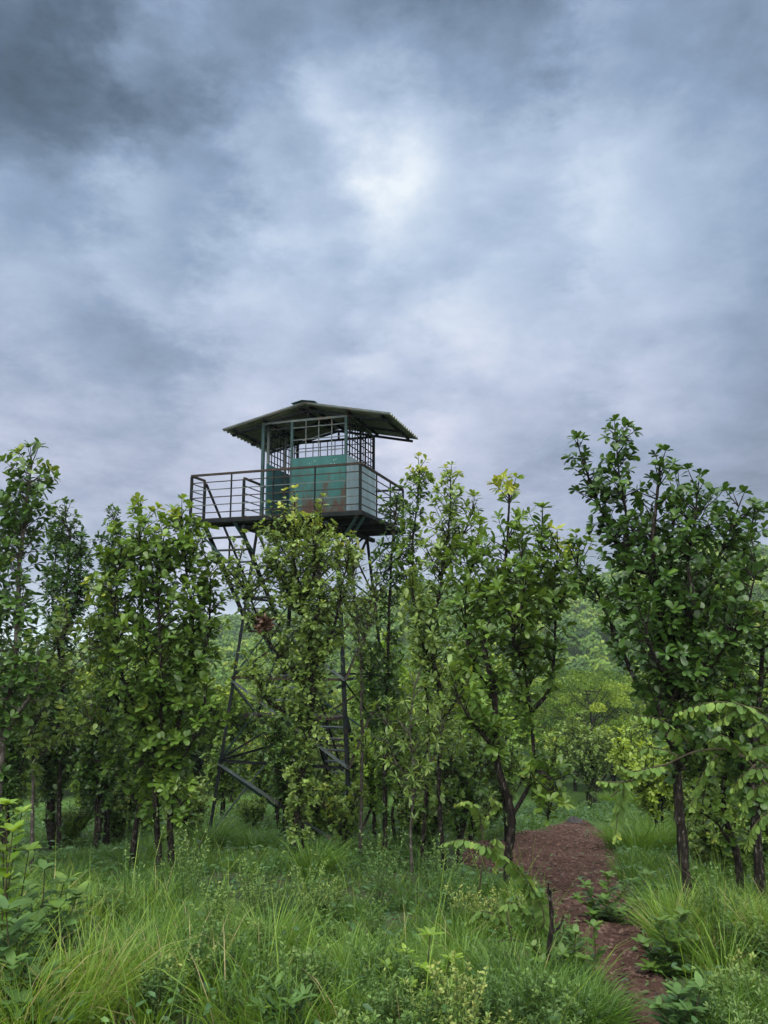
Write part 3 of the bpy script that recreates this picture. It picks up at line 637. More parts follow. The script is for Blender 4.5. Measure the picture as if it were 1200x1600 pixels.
# --- right side
T('tree','large dark spreading tree on a lichen spotted trunk right of path',8.4,[
  [(1082,1456,0,0),(1072,1320,0,0),(1066,1210,0,.04),(1062,1110,0,.3),(1055,1020,0,.5),(1032,930,0,.5),(1022,850,0,.42),(1026,785,0,.42),(1031,730,0,.2)],
  [(1060,1070,0,.3),(1002,965,.2,.45),(986,880,.3,.36),(974,790,.3,.36),(966,730,.3,.32),(961,676,.3,.16)],
  [(988,900,.3,.25),(952,825,.5,.32),(922,755,.6,.26),(904,698,.6,.14)],
  [(1055,1010,0,.3),(1086,940,-.2,.45),(1076,880,-.2,.2),(1085,815,-.2,.46),(1090,766,-.2,.2)],
  [(1060,1050,0,.3),(1102,970,.3,.4),(1112,900,.4,.2),(1138,840,.5,.42),(1154,792,.5,.2)],
  [(1056,1115,0,.1),(1003,1085,.3,.12),(968,1025,.5,.2),(950,985,.6,.26),(925,930,.7,.32),(902,885,.7,.26)],
  [(1066,1200,0,.1),(1040,1150,-.3,.34),(1030,1110,-.3,.3)],
  [(1066,1190,0,.1),(1100,1140,-.3,.36),(1115,1100,-.3,.3)],
  [(1062,1110,0,.3),(1112,1045,-.3,.42),(1160,965,-.4,.42),(1183,890,-.4,.32)],
  [(1050,1000,0,.3),(1050,900,.5,.46),(1055,820,.5,.42),(1062,775,.5,.25)],
  [(1060,1090,0,.3),(1030,1040,-.5,.42),(1010,990,-.5,.36)],
  [(1112,1010,.3,.3),(1150,900,.5,.4),(1172,835,.5,.3)]],mat='leafdark',tint=.28,topt=.1,dens=29,r0=.07,ll=.118,lw=.068,kx=.95)
T('tree','young tree with yellow shoots on a leaning stem at right edge',9.2,[
  [(1164,1428,0,0),(1150,1340,0,0),(1128,1255,0,.18),(1140,1150,0,.4),(1146,1050,0,.42),(1140,985,0,.35),(1138,935,0,.2)],
  [(1150,1330,0,.1),(1120,1290,-.2,.3),(1095,1270,-.2,.25)]],mat='leaf',tint=.4,topt=.5,dens=28,r0=.05,ll=.11)
T('tree','dark twisted tree standing closest to the right frame edge',8.7,[
  [(1192,1448,0,0),(1184,1340,0,0),(1178,1210,0,.3),(1190,1090,.2,.42),(1194,1010,.2,.4),(1192,958,.2,.22)],
  [(1180,1260,0,.2),(1160,1190,.3,.4),(1165,1130,.3,.35)]],mat='leafdark',tint=.32,topt=.35,dens=28,r0=.065,ll=.11)

# --- understorey trees between and behind, each drawn at its own spot
def auto_tree(label,px,Y,h,rad,seed,mat='leaf',tint=.36,name='sapling',stems=2,ll=.12,lw=.065,topt=.2,r0=.035,dens=24,clear=.2,shape='obovate',group=None,fine=False,cat='tree',bark='bark'):
    p=at(px,1300,Y); x=p[0]; gz=float(ground_z(x,Y)); root=empty(name,(x,Y,gz)); tag(root,label,cat,group)
    wood,leaf=MB(),MB()
    for s_ in range(stems):
        az=R.uniform(0,2*pi); sp=R.uniform(.1,.45)*rad*2*(s_>0 or stems==1); hh=h*R.uniform(.75,1) if s_ else h
        P=[np.array([0,0,-.1])]
        for k in range(1,6):
            t_=k/5; P.append(np.array([cos(az)*sp*t_**1.3,sin(az)*sp*t_**1.3,hh*t_])+np.array([*R.normal(0,.05*h/3,2),0]))
        S=spline(P,6); RAD=rad*np.interp(np.linspace(0,1,len(S)),[0,clear,clear+.2,.7,1],[0,.15,.9,1,.35])
        wood.tube(S,r0*(1-.8*np.linspace(0,1,len(S))),7)
        foliage(leaf,wood,S,RAD,dens*1.35,ll,lw,shape,tint,topt,fine)
        for b in range(3):
            k=int(len(S)*R.uniform(.3,.7)); az2=R.uniform(0,2*pi); L=rad*R.uniform(.9,1.7)
            Q=spline([S[k],S[k]+np.array([cos(az2)*L*.5,sin(az2)*L*.5,L*.45]),S[k]+np.array([cos(az2)*L*.8,sin(az2)*L*.8,L*1.1])],5)
            wood.tube(Q,r0*.45*(1-.7*np.linspace(0,1,len(Q))),6); foliage(leaf,wood,Q,np.full(len(Q),rad*.55),dens,ll,lw,shape,tint,topt,fine)
    wood.build('trunk',M[bark],root); leaf.build('crown',M[mat],root); return root
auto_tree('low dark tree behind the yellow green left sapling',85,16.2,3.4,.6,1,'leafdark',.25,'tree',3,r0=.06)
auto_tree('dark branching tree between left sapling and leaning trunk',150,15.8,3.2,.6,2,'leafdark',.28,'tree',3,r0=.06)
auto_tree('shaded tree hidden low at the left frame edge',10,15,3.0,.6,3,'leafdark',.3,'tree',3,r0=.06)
auto_tree('dense sapling behind the left leg of the watchtower',345,22.5,2.2,.5,4,'leaf',.3,'sapling',2,r0=.04)
auto_tree('bushy sapling under the watchtower between its legs',410,21.5,2.0,.5,5,'leaf',.42,'sapling',3)
auto_tree('pale green sapling behind the near right tower leg',520,21.8,2.1,.5,6,'leafpale',.45,'sapling',3)
auto_tree('low bright sapling in front of the far tower legs',585,17.8,2.0,.5,7,'bright',.25,'sapling',3)
auto_tree('thick green sapling between slim dark tree and narrow leaved sapling',622,15.4,2.7,.5,8,'leaf',.34,'sapling',2)
auto_tree('leafy sapling filling the gap behind the forked tree',735,15.5,2.3,.5,9,'leaf',.34,'sapling',3)
auto_tree('low dark sapling left of the red path bend',715,13.2,1.7,.45,10,'leafdark',.36,'sapling',3)
auto_tree('green sapling beside the near right tower leg',540,14.6,.95,.35,11,'leaf',.45,'sapling',3,ll=.1)
auto_tree('round leafy shrub at far end of path left of crest',845,24.5,2.0,.6,12,'leaf',.4,'shrub',4,cat='shrub')
auto_tree('leggy grey green shrub with bare stems beyond the path crest',925,27,2.4,.7,13,'leafpale',.28,'shrub',5,cat='shrub',clear=.35)
auto_tree('yellow green shrub behind the drooping branch at right',1015,27,2.3,.6,14,'bright',.4,'shrub',4,cat='shrub',ll=.09,lw=.05)
auto_tree('bright fresh leaved bush close to the lichen spotted trunk',1030,16,1.7,.45,15,'bright',.6,'shrub',4,cat='shrub',ll=.13)
auto_tree('green sapling right of the lichen spotted trunk',1110,15,3.0,.6,16,'leaf',.42,'sapling',3)
auto_tree('bushy sapling at the right frame edge behind the twisted tree',1180,14,3.0,.6,17,'leaf',.36,'sapling',3)
auto_tree('sapling with small leaves left of the tower stairs',225,18.5,3.6,.65,18,'leaf',.36,'sapling',3,r0=.05)
auto_tree('thin sapling behind the leafy tree clad in shoots',440,17.5,2.8,.5,19,'leafdark',.34,'sapling',3)
auto_tree('tall sapling seen through the forked limbs',790,17,2.2,.45,20,'leaf',.34,'sapling',2)

bp=[]
for k,(h,rad,mt,ti) in enumerate([(1.0,.4,'leaf',.36),(1.25,.42,'leafdark',.4),(.9,.38,'leafpale',.3)]):
    bp.append(auto_tree('x',600,15,h,rad,60+k,mt,ti,'bush',6,ll=.09,lw=.05,r0=.018,dens=40,clear=.05,cat='bush'))
bs_=[(110,16.8),(185,17),(290,16.2),(500,17.5),(665,14.5),(740,17.5),(765,19.5),(700,18.5),(1100,12.5),(1140,11.5),(1190,12),(1125,17),(390,20),(460,20.5),(640,19),(1070,19),(1170,18)]
for k,(px,Y) in enumerate(bs_):
    q=k%3; o=bp[q]
    if k>=3:
        c=o.copy(); COL.objects.link(c)
        for ch in o.children:
            d=ch.copy(); COL.objects.link(d); d.parent=c
        o=c
    x=at(px,1300,Y)[0]; o.location=(x,Y,float(ground_z(x,Y))-.03); o.rotation_euler=(0,0,R.uniform(0,6)); s_=R.uniform(.55,.95); o.scale=(s_*1.2,s_*1.2,s_)
    tag(o,['low green bush','low dark bush','low pale bush'][q]+' in the undergrowth between the tree trunks','bush','bushes between the trunks')

# --- trees further down the slope: copies of four
def copy_tree(o):
    c=o.copy(); COL.objects.link(c)
    for ch in o.children:
        d=ch.copy(); COL.objects.link(d); d.parent=c
    return c
protos=[]
for k,(h,rad,mt,ti) in enumerate([(5,1.0,'leaf',.4),(4.2,1.1,'leafpale',.35),(5.6,1.2,'forest',.5),(4.6,1.0,'bright',.2)]):
    protos.append(auto_tree('x',600,34,h,rad,30+k,mt,ti,'tree',4,ll=.2,lw=.13,r0=.07,dens=17,clear=.12))
spots=[(30,31),(80,38),(130,30),(190,36),(240,31),(300,35),(365,33),(420,39),(470,31),(520,36),(560,41),(600,30),(640,36),(690,32),(740,38),(790,33),(1060,37),(1050,33),(1100,38),(1150,31),(1190,36),(-40,36),(340,44),(460,46),(640,46),(720,48),(1020,46),(1090,47),(1180,45),(160,46),(60,48),(1240,34)]
KN=['tall green tree','pale green tree','darker broad tree','bright yellow green tree']
for k,(px,Y) in enumerate(spots):
    q=k%4; o=protos[q] if k<4 else copy_tree(protos[q])
    x=at(px,1200,Y)[0]; o.location=(x,Y,float(ground_z(x,Y))-.1); o.rotation_euler=(0,0,R.uniform(0,6)); s_=R.uniform(.8,1.15); o.scale=(s_,s_,s_*R.uniform(.85,1.1))
    tag(o,KN[q]+' standing on the slope behind the watchtower and near trees','tree','trees on the slope behind')

# --- grove of bright lobed trees seen between the forked tree and the big right tree
def lobed(label,px,Y,h,wid,seed):
    x=at(px,1150,Y)[0]; gz=float(ground_z(x,Y)); root=empty('tree',(x,Y,gz)); tag(root,label,'tree','bright lobed trees in the valley')
    wood,leaf=MB(),MB(); wood.tube(spline([(0,0,-.2),(.1,0,h*.3),(0,.1,h*.7)],6),[.16*(1-.05*k) for k in range(13)],7)
    cs_=[]
    for k in range(700):
        u=R.random(); az=R.uniform(0,2*pi); hh=h*(.28+.70*u); rr=wid*sqrt(max(.05,1-((hh/h-.42)/.6)**2))*R.uniform(.8,1)
        c=np.array([cos(az)*rr,sin(az)*rr,hh])
        if any(np.linalg.norm((c-o_)*np.array([1,1,1.1]))<1.08 for o_ in cs_): continue
        cs_.append(c); cr=R.uniform(.5,.7)
        wood.tube(spline([(0,0,max(.4,hh-rr*.8)),c*.6+np.array([0,0,hh*.3]),c],4),[.05,.045,.04,.035,.03,.028,.025,.02,.015],5,cap=False)
        m=230; d=R.normal(0,1,(m,3)); d/=np.linalg.norm(d,axis=1)[:,None]; d[:,2]=np.abs(d[:,2])*R.choice([1,1,1,1,1,-.15],m)
        P=c+d*np.array([1,1,.8])*cr*R.uniform(.86,1.02,(m,1))
        leaf.leaves(P,d*.6+R.normal(0,.6,(m,3)),d+R.normal(0,.3,(m,3))+np.array([0,0,.3]),.15,.10,np.clip(.45+R.normal(0,.2)+R.normal(0,.12,m),0,1),'ovate',fine=False)
    wood.build('trunk',M['bark'],root); leaf.build('crown',M['grove'],root)
for k,(px,Y,h,w,lb) in enumerate([(868,58,8.3,2.6,'bright lobed tree at left of the valley grove'),(925,54,8.4,3.0,'bright lobed tree in the middle of the valley grove'),(985,57,8.0,2.6,'bright lobed tree at right of the valley grove'),(895,66,9.8,2.8,'lobed tree rising behind the valley grove at left'),(955,67,9.6,2.8,'lobed tree rising behind the valley grove at right'),(830,63,8.6,2.6,'lobed tree half hidden behind the forked tree')]):
    lobed(lb,px,Y,h,w,k)

# --- wooded hillside: one mass
fm=MB()
def wood_mass():
    n=0; pts=[]
    while n<5600:
        y=R.uniform(62,330)**1.0; x=R.uniform(-.62,.62)*(y+20)
        if R.random()>(y/330)**.5: continue
        pts.append((x,y)); n+=1
    pts=np.array(pts); gz=ground_z(pts[:,0],pts[:,1])
    for (x,y),z in zip(pts,gz):
        cr=R.uniform(1.6,3.3); hh=R.uniform(2.2,4.5); m=int(240 if y<160 else 150)
        d=R.normal(0,1,(m,3)); d/=np.linalg.norm(d,axis=1)[:,None]; d[:,2]=d[:,2]*.75+.15
        lump=1+.25*np.sin(d[:,0]*5+x)*np.sin(d[:,2]*6+y)+.15*np.sin(d[:,1]*9)
        P=np.array([x,y,z+hh])+d*np.array([cr,cr,cr*1.05])*(lump*R.uniform(.75,1.0,m))[:,None]
        s_=.20+.0016*y; N=d+R.normal(0,.3,(m,3)); D=R.normal(0,1,(m,3))
        S=np.cross(D,N); S/=np.linalg.norm(S,axis=1)[:,None]; U=np.cross(N,S); U/=np.linalg.norm(U,axis=1)[:,None]
        S=S*s_*R.uniform(.6,1.1,(m,1)); U=U*s_*R.uniform(.6,1.1,(m,1))
        V=np.stack([P-S-U*.3,P+U*-1,P+S,P+U],1)
        fm.add(V.reshape(-1,3),[(np.arange(4)[None]+(np.arange(m)*4)[:,None])],np.repeat(np.clip(R.normal(.46,.22)+R.normal(0,.09,m),0,1),4))
wood_mass()
tag(fm.build('forest',M['forest'],smooth=False),kind='stuff')

# ------------------------------------------------------------------ plants of the foreground
def frond(leafb,woodb,P,n,ll,lw,tint,hang=.7,r=.008,start=.12,tip=.25):
    """a feather of paired rounded leaflets along the stalk P"""
    S=spline(P,8); woodb.tube(S,r*(1-.75*np.linspace(0,1,len(S))),6)
    t_=np.linspace(start,1,n); cs=np.linspace(0,1,len(S))
    C=np.stack([np.interp(t_,cs,S[:,k]) for k in range(3)],1); Tn=np.gradient(C,axis=0); Tn/=np.linalg.norm(Tn,axis=1)[:,None]
    side=np.cross(Tn,[0,.5,1.0]); side/=np.linalg.norm(side,axis=1)[:,None]+1e-6
    for sg in (1,-1):
        D=side*sg*.75-np.array([0,0,hang])*R.uniform(.7,1.3,(n,1))+Tn*.28+R.normal(0,.15,(n,3))
        N=np.cross(D,Tn)*1.0; N=N*np.sign(N[:,2:3]+1e-6)+R.normal(0,.28,(n,3))
        s_=(1-.5*t_**3)*R.uniform(.88,1.08,n)*np.clip(.6+t_*2,0,1)
        leafb.leaves(C,D,N,ll*s_,lw*s_,np.clip(tint+R.normal(0,.12,n)+tip*t_**4,0,1),'round',fold=.16,curl=.12)
def frond_plant(name,label,base,main,fr,ll,lw,tint,mat='frond',r=.012,cat='plant',stalks=()):
    """base/main/fr points are (px,py,Y)"""
    b=at(*base); gz=float(ground_z(b[0],b[1])); root=empty(name,(b[0],b[1],gz)); tag(root,label,cat); O=np.array(root.location)
    L,W=MB(),MB()
    for mp in main:
        P=[at(*q) for q in mp]; S=spline(P,8); W.tube(S,r*(1-.6*np.linspace(0,1,len(S))),7)
    for pts,n,k in fr:
        frond(L,W,[at(*q) for q in pts],int(n*1.3),ll*k,lw*k,tint)
    W.build('stem',M['twig'],root,O); L.build('leaves',M[mat],root,O); return root
frond_plant('shrub','arching branch of paired rounded leaflets reaching in from the right',(1225,1500,6.2),
  [[(1225,1500,6.2),(1240,1330,6.2),(1170,1190,6.1),(1100,1172,6.0),(1030,1200,5.9),(985,1222,5.9),(955,1245,5.9)],[(1240,1330,6.2),(1235,1180,6.0),(1180,1110,5.8)],[(1240,1300,6.2),(1200,1200,5.9),(1150,1180,5.8)]],
  [([(1205,1125,5.7),(1160,1102,5.7),(1110,1098,5.7),(1056,1114,5.7)],14,1.25),
   ([(1075,1160,5.9),(1055,1140,5.8),(1025,1122,5.8),(990,1118,5.8)],13,.9),
   ([(1190,1108,5.8),(1165,1105,5.7),(1140,1115,5.7),(1118,1128,5.7)],12,1.0),
   ([(1205,1150,5.6),(1190,1130,5.6),(1168,1140,5.6)],9,1.1),
   ([(1040,1195,5.9),(1015,1200,5.8),(990,1205,5.8),(965,1195,5.8)],12,.9),
   ([(1060,1182,5.9),(1040,1172,6.0),(1015,1168,6.0),(995,1175,6.0)],11,.8),
   ([(985,1222,5.9),(972,1240,5.9),(965,1270,5.9),(962,1310,5.9)],14,1.0),
   ([(1000,1215,5.9),(975,1222,5.8),(950,1222,5.8),(935,1220,5.8)],11,.8),
   ([(1180,1195,6.0),(1165,1210,5.9),(1150,1230,5.9),(1140,1262,5.9)],12,1.0),
   ([(1205,1200,5.9),(1190,1200,5.8),(1165,1208,5.8),(1145,1230,5.8)],11,1.05),
   ([(1120,1180,6.0),(1105,1200,6.0),(1090,1225,6.0),(1080,1260,6.0)],12,.95),
   ([(1210,1230,5.8),(1195,1225,5.8),(1170,1240,5.8),(1160,1270,5.8)],12,1.0),
   ([(1160,1178,6.0),(1150,1165,6.0),(1130,1150,6.0),(1110,1155,6.0)],11,.9),
   ([(1225,1170,5.7),(1200,1165,5.7),(1180,1168,5.7),(1168,1180,5.7)],10,1.05),
   ([(1215,1270,5.8),(1195,1275,5.8),(1175,1295,5.8),(1168,1325,5.8)],12,1.0)],.098,.043,.46,r=.011)
frond_plant('plant','arching frond of round leaflets hanging over the path edge',(815,1520,6.6),
  [[(815,1530,6.6),(835,1470,6.6),(838,1420,6.6)],[(820,1530,6.6),(800,1470,6.7),(790,1420,6.8)]],
  [([(838,1425,6.6),(832,1390,6.5),(805,1352,6.4),(765,1325,6.3),(725,1312,6.3),(698,1316,6.3)],26,1.0),
   ([(838,1440,6.6),(820,1420,6.5),(795,1410,6.4),(770,1430,6.4)],13,.9),
   ([(835,1460,6.6),(850,1440,6.5),(840,1400,6.5),(815,1385,6.5)],13,1.0),
   ([(830,1480,6.6),(800,1468,6.4),(770,1475,6.3),(745,1500,6.3)],14,1.0),
   ([(835,1470,6.6),(830,1500,6.4),(800,1520,6.3),(770,1530,6.3)],13,.95),
   ([(800,1450,6.7),(775,1430,6.7),(750,1425,6.7),(730,1440,6.7)],12,.85)],.098,.052,.43,r=.011)
frond_plant('plant','short yellow tipped fronds left of the forked trunk',(748,1400,9.4),
  [[(748,1400,9.4),(755,1330,9.4),(752,1290,9.4)]],
  [([(752,1295,9.4),(748,1268,9.3),(732,1252,9.2),(712,1256,9.2)],13,1.0),([(752,1300,9.4),(765,1268,9.5),(775,1255,9.5),(768,1245,9.5)],11,1.0),([(754,1330,9.4),(775,1310,9.3),(780,1330,9.3),(772,1360,9.3)],12,1.0)],.1,.055,.6,r=.011)

def whorl_plant(name,label,px,py,Y,stems,ll,lw,shape,mat,tint,seed=0,cat='plant',topt=.3,nl=10,bark='twig',lift=.6):
    """upright leafy stems: stems are (tip px, tip py, dY)"""
    b=at(px,py,Y); gz=float(ground_z(b[0],b[1])); root=empty(name,(b[0],b[1],gz)); tag(root,label,cat); O=np.array(root.location); L,W=MB(),MB()
    for k,(qx,qy,dy) in enumerate(stems):
        tipp=at(qx,qy,Y+dy); s0=np.array([b[0]+R.normal(0,.04),b[1]+R.normal(0,.04),gz-.05]); mid=(s0+tipp)/2+np.array([*R.normal(0,.03,2),0])
        S=spline([s0,mid,tipp],8); W.tube(S,.008*(1-.6*np.linspace(0,1,len(S))),6)
        cs=np.linspace(0,1,len(S)); t_=np.linspace(.25,1,nl); C=np.stack([np.interp(t_,cs,S[:,i]) for i in range(3)],1)
        an=np.arange(nl)*2.4+R.uniform(0,6); out=np.stack([np.cos(an),np.sin(an),np.zeros(nl)],1)
        for rep in range(2):
            o2=out if rep==0 else np.stack([np.cos(an+pi*.9),np.sin(an+pi*.9),np.zeros(nl)],1)
            D=o2+np.array([0,0,1])*(lift*R.uniform(.3,1.3,(nl,1))+t_[:,None]*.4); N=np.array([0,0,1.0])-o2*.2+R.normal(0,.15,(nl,3))
            s_=R.uniform(.7,1.1,nl)*(1-.35*t_**4); L.leaves(C,D,N,ll*s_,lw*s_,np.clip(tint+R.normal(0,.07,nl)+topt*t_**3,0,1),shape,fold=.22,curl=.25)
        k5=5; an=np.arange(k5)*2*pi/5; o2=np.stack([np.cos(an),np.sin(an),np.zeros(k5)],1)
        L.leaves(np.repeat(tipp[None],k5,0),o2*.9+np.array([0,0,.55])+R.normal(0,.15,(k5,3)),np.array([0,0,1.0])-o2*.3,ll*.75*R.uniform(.6,1.1,k5),lw*.75,np.clip(tint+topt+R.normal(0,.05,k5),0,1),shape)
    W.build('stem',M[bark],root,O); L.build('leaves',M[mat],root,O); return root
whorl_plant('plant','grey green plant with long thick leaves in the bottom left corner',15,1640,5.0,[(10,1425,0),(45,1460,.1),(-15,1480,0),(62,1530,-.1),(20,1510,-.2),(75,1580,-.1),(-10,1550,-.2),(35,1570,-.3),(50,1500,.2),(25,1450,.2),(55,1600,-.3),(5,1590,-.3),(85,1550,.1)],.22,.085,'ovate','broad',.42,nl=9)
whorl_plant('plant','bright green sapling with oval leaves high at the left edge',4,1560,5.6,[(10,1258,0),(34,1270,.1),(-12,1285,0),(20,1300,-.1),(45,1330,.1),(5,1330,0)],.15,.085,'ovate','bright',.38,nl=10,topt=.25)
whorl_plant('plant','blue green broad leaved plant right of the corner plant',60,1560,6.0,[(70,1360,0),(100,1380,.1),(45,1390,0),(90,1420,-.1),(30,1415,.1),(60,1440,-.2),(110,1440,.1),(20,1375,.2),(10,1440,.1),(120,1400,.2),(80,1470,0),(40,1480,-.3),(100,1500,-.2),(15,1500,-.3)],.19,.095,'ovate','broad',.5,nl=8,topt=.3,lift=.2)
whorl_plant('plant','leafy weed with fresh pointed shoots low in the middle',660,1600,5.5,[(672,1462,0),(635,1490,.1),(705,1500,0),(605,1510,.1),(665,1515,-.1),(640,1540,-.2),(700,1545,-.2)],.13,.055,'ovate','bright',.34,nl=10)
whorl_plant('plant','grey green weed with lance leaves at the bottom edge',440,1650,4.9,[(430,1545,0),(475,1560,0),(455,1570,-.1),(410,1575,0)],.16,.045,'lance','broad',.45,nl=10)
whorl_plant('shrub','low leafy shrub spreading over the middle of red path',955,1450,8.4,[(915,1385,0),(950,1370,.1),(985,1378,.2),(900,1405,0),(1010,1368,.3),(1035,1388,.2),(945,1405,-.2),(1000,1410,-.1),(970,1425,-.3),(1025,1425,-.2),(925,1430,-.2)],.15,.075,'ovate','leafdark',.5,cat='shrub',nl=10,topt=.2)
whorl_plant('shrub','dark leafy shrub at the foot of the lichen spotted trunk',1050,1560,6.6,[(1030,1440,0),(1065,1430,.1),(1005,1475,0),(1055,1475,-.1),(1090,1470,.1),(1015,1515,-.1),(1070,1520,-.1),(1035,1550,-.2)],.15,.075,'ovate','leafdark',.45,cat='shrub',nl=11)
whorl_plant('plant','grey leaved weed in the bottom right near path end',1075,1650,4.9,[(1060,1555,0),(1095,1545,0),(1030,1575,0),(1075,1580,-.1)],.15,.065,'ovate','broad',.4,nl=9)
whorl_plant('shrub','low leafy bush clinging to the broken stake',875,1580,6.0,[(900,1460,0),(928,1448,.1),(880,1490,0),(912,1500,-.1),(848,1505,0),(832,1480,.1),(900,1530,-.1)],.12,.065,'ovate','leafdark',.45,cat='shrub',nl=10)
whorl_plant('plant','dark leafy weed in the bright grass mound',985,1345,15,[(980,1292,0),(1002,1300,0),(962,1306,0)],.2,.08,'ovate','leafdark',.4,nl=9)

# broken stake
b=at(858,1565,6.0); gz=float(ground_z(b[0],6.0)); st=MB()
P=[np.array([b[0],6.0,gz-.1]),at(856,1500,6.0),at(862,1445,6.02),at(859,1392,6.0)]; S=spline(P,8)
st.tube(S,.019*(1+.16*R.normal(0,1,len(S)))*(1-.25*np.linspace(0,1,len(S))),9); st.tube(spline([S[14],S[14]+(.06,-.02,.05),S[14]+(.09,-.03,.13)],4),[.012,.011,.01,.009,.008,.008,.007,.006,.005],6)
st.tube([S[-1]-(0.012,0,.02),S[-1]+(-.006,0,.05)],[.012,.003],5)
o=st.build('stake',M['bark']); tag(o,'dark broken stake standing in grass beside the path','stake')
# dried leaf clump caught in the tree
c=at(413,975,12.3); m=MB(); n=80; d=R.normal(0,1,(n,3)); d/=np.linalg.norm(d,axis=1)[:,None]
m.leaves(c+d*np.array([.12,.1,.1])*R.uniform(.3,1,(n,1)),d+R.normal(0,.6,(n,3)),R.normal(0,1,(n,3)),.1,.055,R.random(n),'ovate',fold=.4,curl=.5)
tag(m.build('leaf_clump',M['dead']),'clump of dried brown leaves caught in the tree before the tower','leaf clump')

# ------------------------------------------------------------------ grass and low growth
def blades(mb,X,Y,H,W,lean,az,tint,bend):
    n=len(X); Z=ground_z(X,Y)-.02; dirx,diry=np.cos(az),np.sin(az); sx,sy=-diry,dirx
    # twist the blade side towards a random direction
    tw=R.uniform(0,pi,n); sx,sy=np.cos(tw),np.sin(tw)
    rows=[]
    for t_,w in ((0,1.0),(.4,.9),(.75,.6)):
        off=lean*t_*H+bend*t_*t_*H; zz=H*(t_-.35*bend*t_*t_)
        for sg in (-1,1): rows.append(np.stack([X+dirx*off+sg*sx*W*w/2,Y+diry*off+sg*sy*W*w/2,Z+zz],1))
    off=lean*H+bend*H; rows.append(np.stack([X+dirx*off,Y+diry*off,Z+H*(1-.45*bend)],1))
    V=np.stack(rows,1); o=(np.arange(n)*7)[:,None,None]
    mb.add(V.reshape(-1,3),[(np.array([(0,1,3,2),(2,3,5,4)])[None]+o).reshape(-1,4),(np.array([(4,5,6)])[None]+o).reshape(-1,3)],np.repeat(tint,7))
gm=MB()
def scatter_tufts(n,y0,y1,per,h0,h1,w,spread,tmean):
    tmean=tmean
    k=0
    while k<n:
        y=sqrt(R.uniform(y0*y0,y1*y1)); x=R.uniform(-.58,.6)*(y+.6)
        if on_path(x,y,-.05 if y<6.3 else -.15 if y<10 else -.10): continue
        v=.5+.5*sin(x*.9+1.3*sin(y*.6))*cos(y*.75+x*.3); gap=sin(x*2.3+2*sin(y*1.1))*cos(y*1.9-x*.7)
        if gap<-.25 and y<16 and R.random()<.85: continue
        k+=1; h=(h0+(h1-h0)*R.random())*(.45+.75*v); m=int(per*R.uniform(.6,1.3))
        X=x+R.normal(0,spread,m); Y_=y+R.normal(0,spread,m); ok=~on_path(X,Y_,.04); X,Y_=X[ok],Y_[ok]; m=len(X)
        az=np.arctan2(Y_-y,X-x)+R.normal(0,.6,m)
        blades(gm,X,Y_,h*R.uniform(.5,1.15,m),w*R.uniform(.6,1.2,m),R.uniform(0,.35,m),az,np.clip(tmean+.38*(v-.5)+R.normal(0,.1)+R.normal(0,.09,m)+(R.random(m)<.06)*.5,0,1),R.uniform(.1,.9,m))
scatter_tufts(640,4.4,9,85,.25,.6,.008,.055,.5)
scatter_tufts(900,8.5,15,60,.18,.42,.010,.085,.27)  # lower tint: shade under the trees put into the blade colour
scatter_tufts(1500,14.5,30,42,.22,.48,.016,.16,.34)  # canopy shade is in the blade tint here too
# bright fountain tufts
for px,py,s_,tm in [(1000,1335,1.3,.62),(970,1325,1.0,.6),(1035,1330,1.1,.58),(1020,1310,1.2,.6),(490,1370,1.1,.55),(420,1500,.9,.66),(200,1540,.8,.5),(560,1560,.8,.68),(720,1560,.8,.62),(800,1575,.8,.5),(1130,1500,.7,.34),(330,1330,1.2,.4),(395,1335,1.1,.42),(540,1300,1.0,.6),(1010,1268,1.6,.66),(960,1262,1.5,.66),(1050,1262,1.5,.62),(870,1268,1.4,.66),(885,1592,.6,.5),(915,1604,.6,.46),(855,1600,.65,.52),(940,1618,.5,.5),(825,1612,.65,.5),(900,1625,.6,.48),(870,1570,.5,.42)]:
    p=ground_hit(px,py); m=330; X=p[0]+R.normal(0,.10*s_,m); Y_=p[1]+R.normal(0,.10*s_,m); az=np.arctan2(Y_-p[1],X-p[0])+R.normal(0,.4,m)
    blades(gm,X,Y_,.62*s_*R.uniform(.5,1.1,m),(.0065+.0005*p[1])*R.uniform(.7,1.2,m),R.uniform(.05,.45,m),az,np.clip(tm-.08+R.normal(0,.09,m),0,1),R.uniform(.2,1.0,m))
# a few long stalks
n=260; y=R.uniform(4.6,11,n); x=R.uniform(-.55,.4,n)*(y+.4); ok=~on_path(x,y,-.1); x,y=x[ok],y[ok]; n=len(x)
blades(gm,x,y,R.uniform(.6,1.0,n),.007,R.uniform(0,.3,n),R.uniform(0,6,n),np.clip(R.normal(.75,.1,n),0,1),R.uniform(.1,.6,n))
tag(gm.build('grass',M['grass']),kind='stuff')

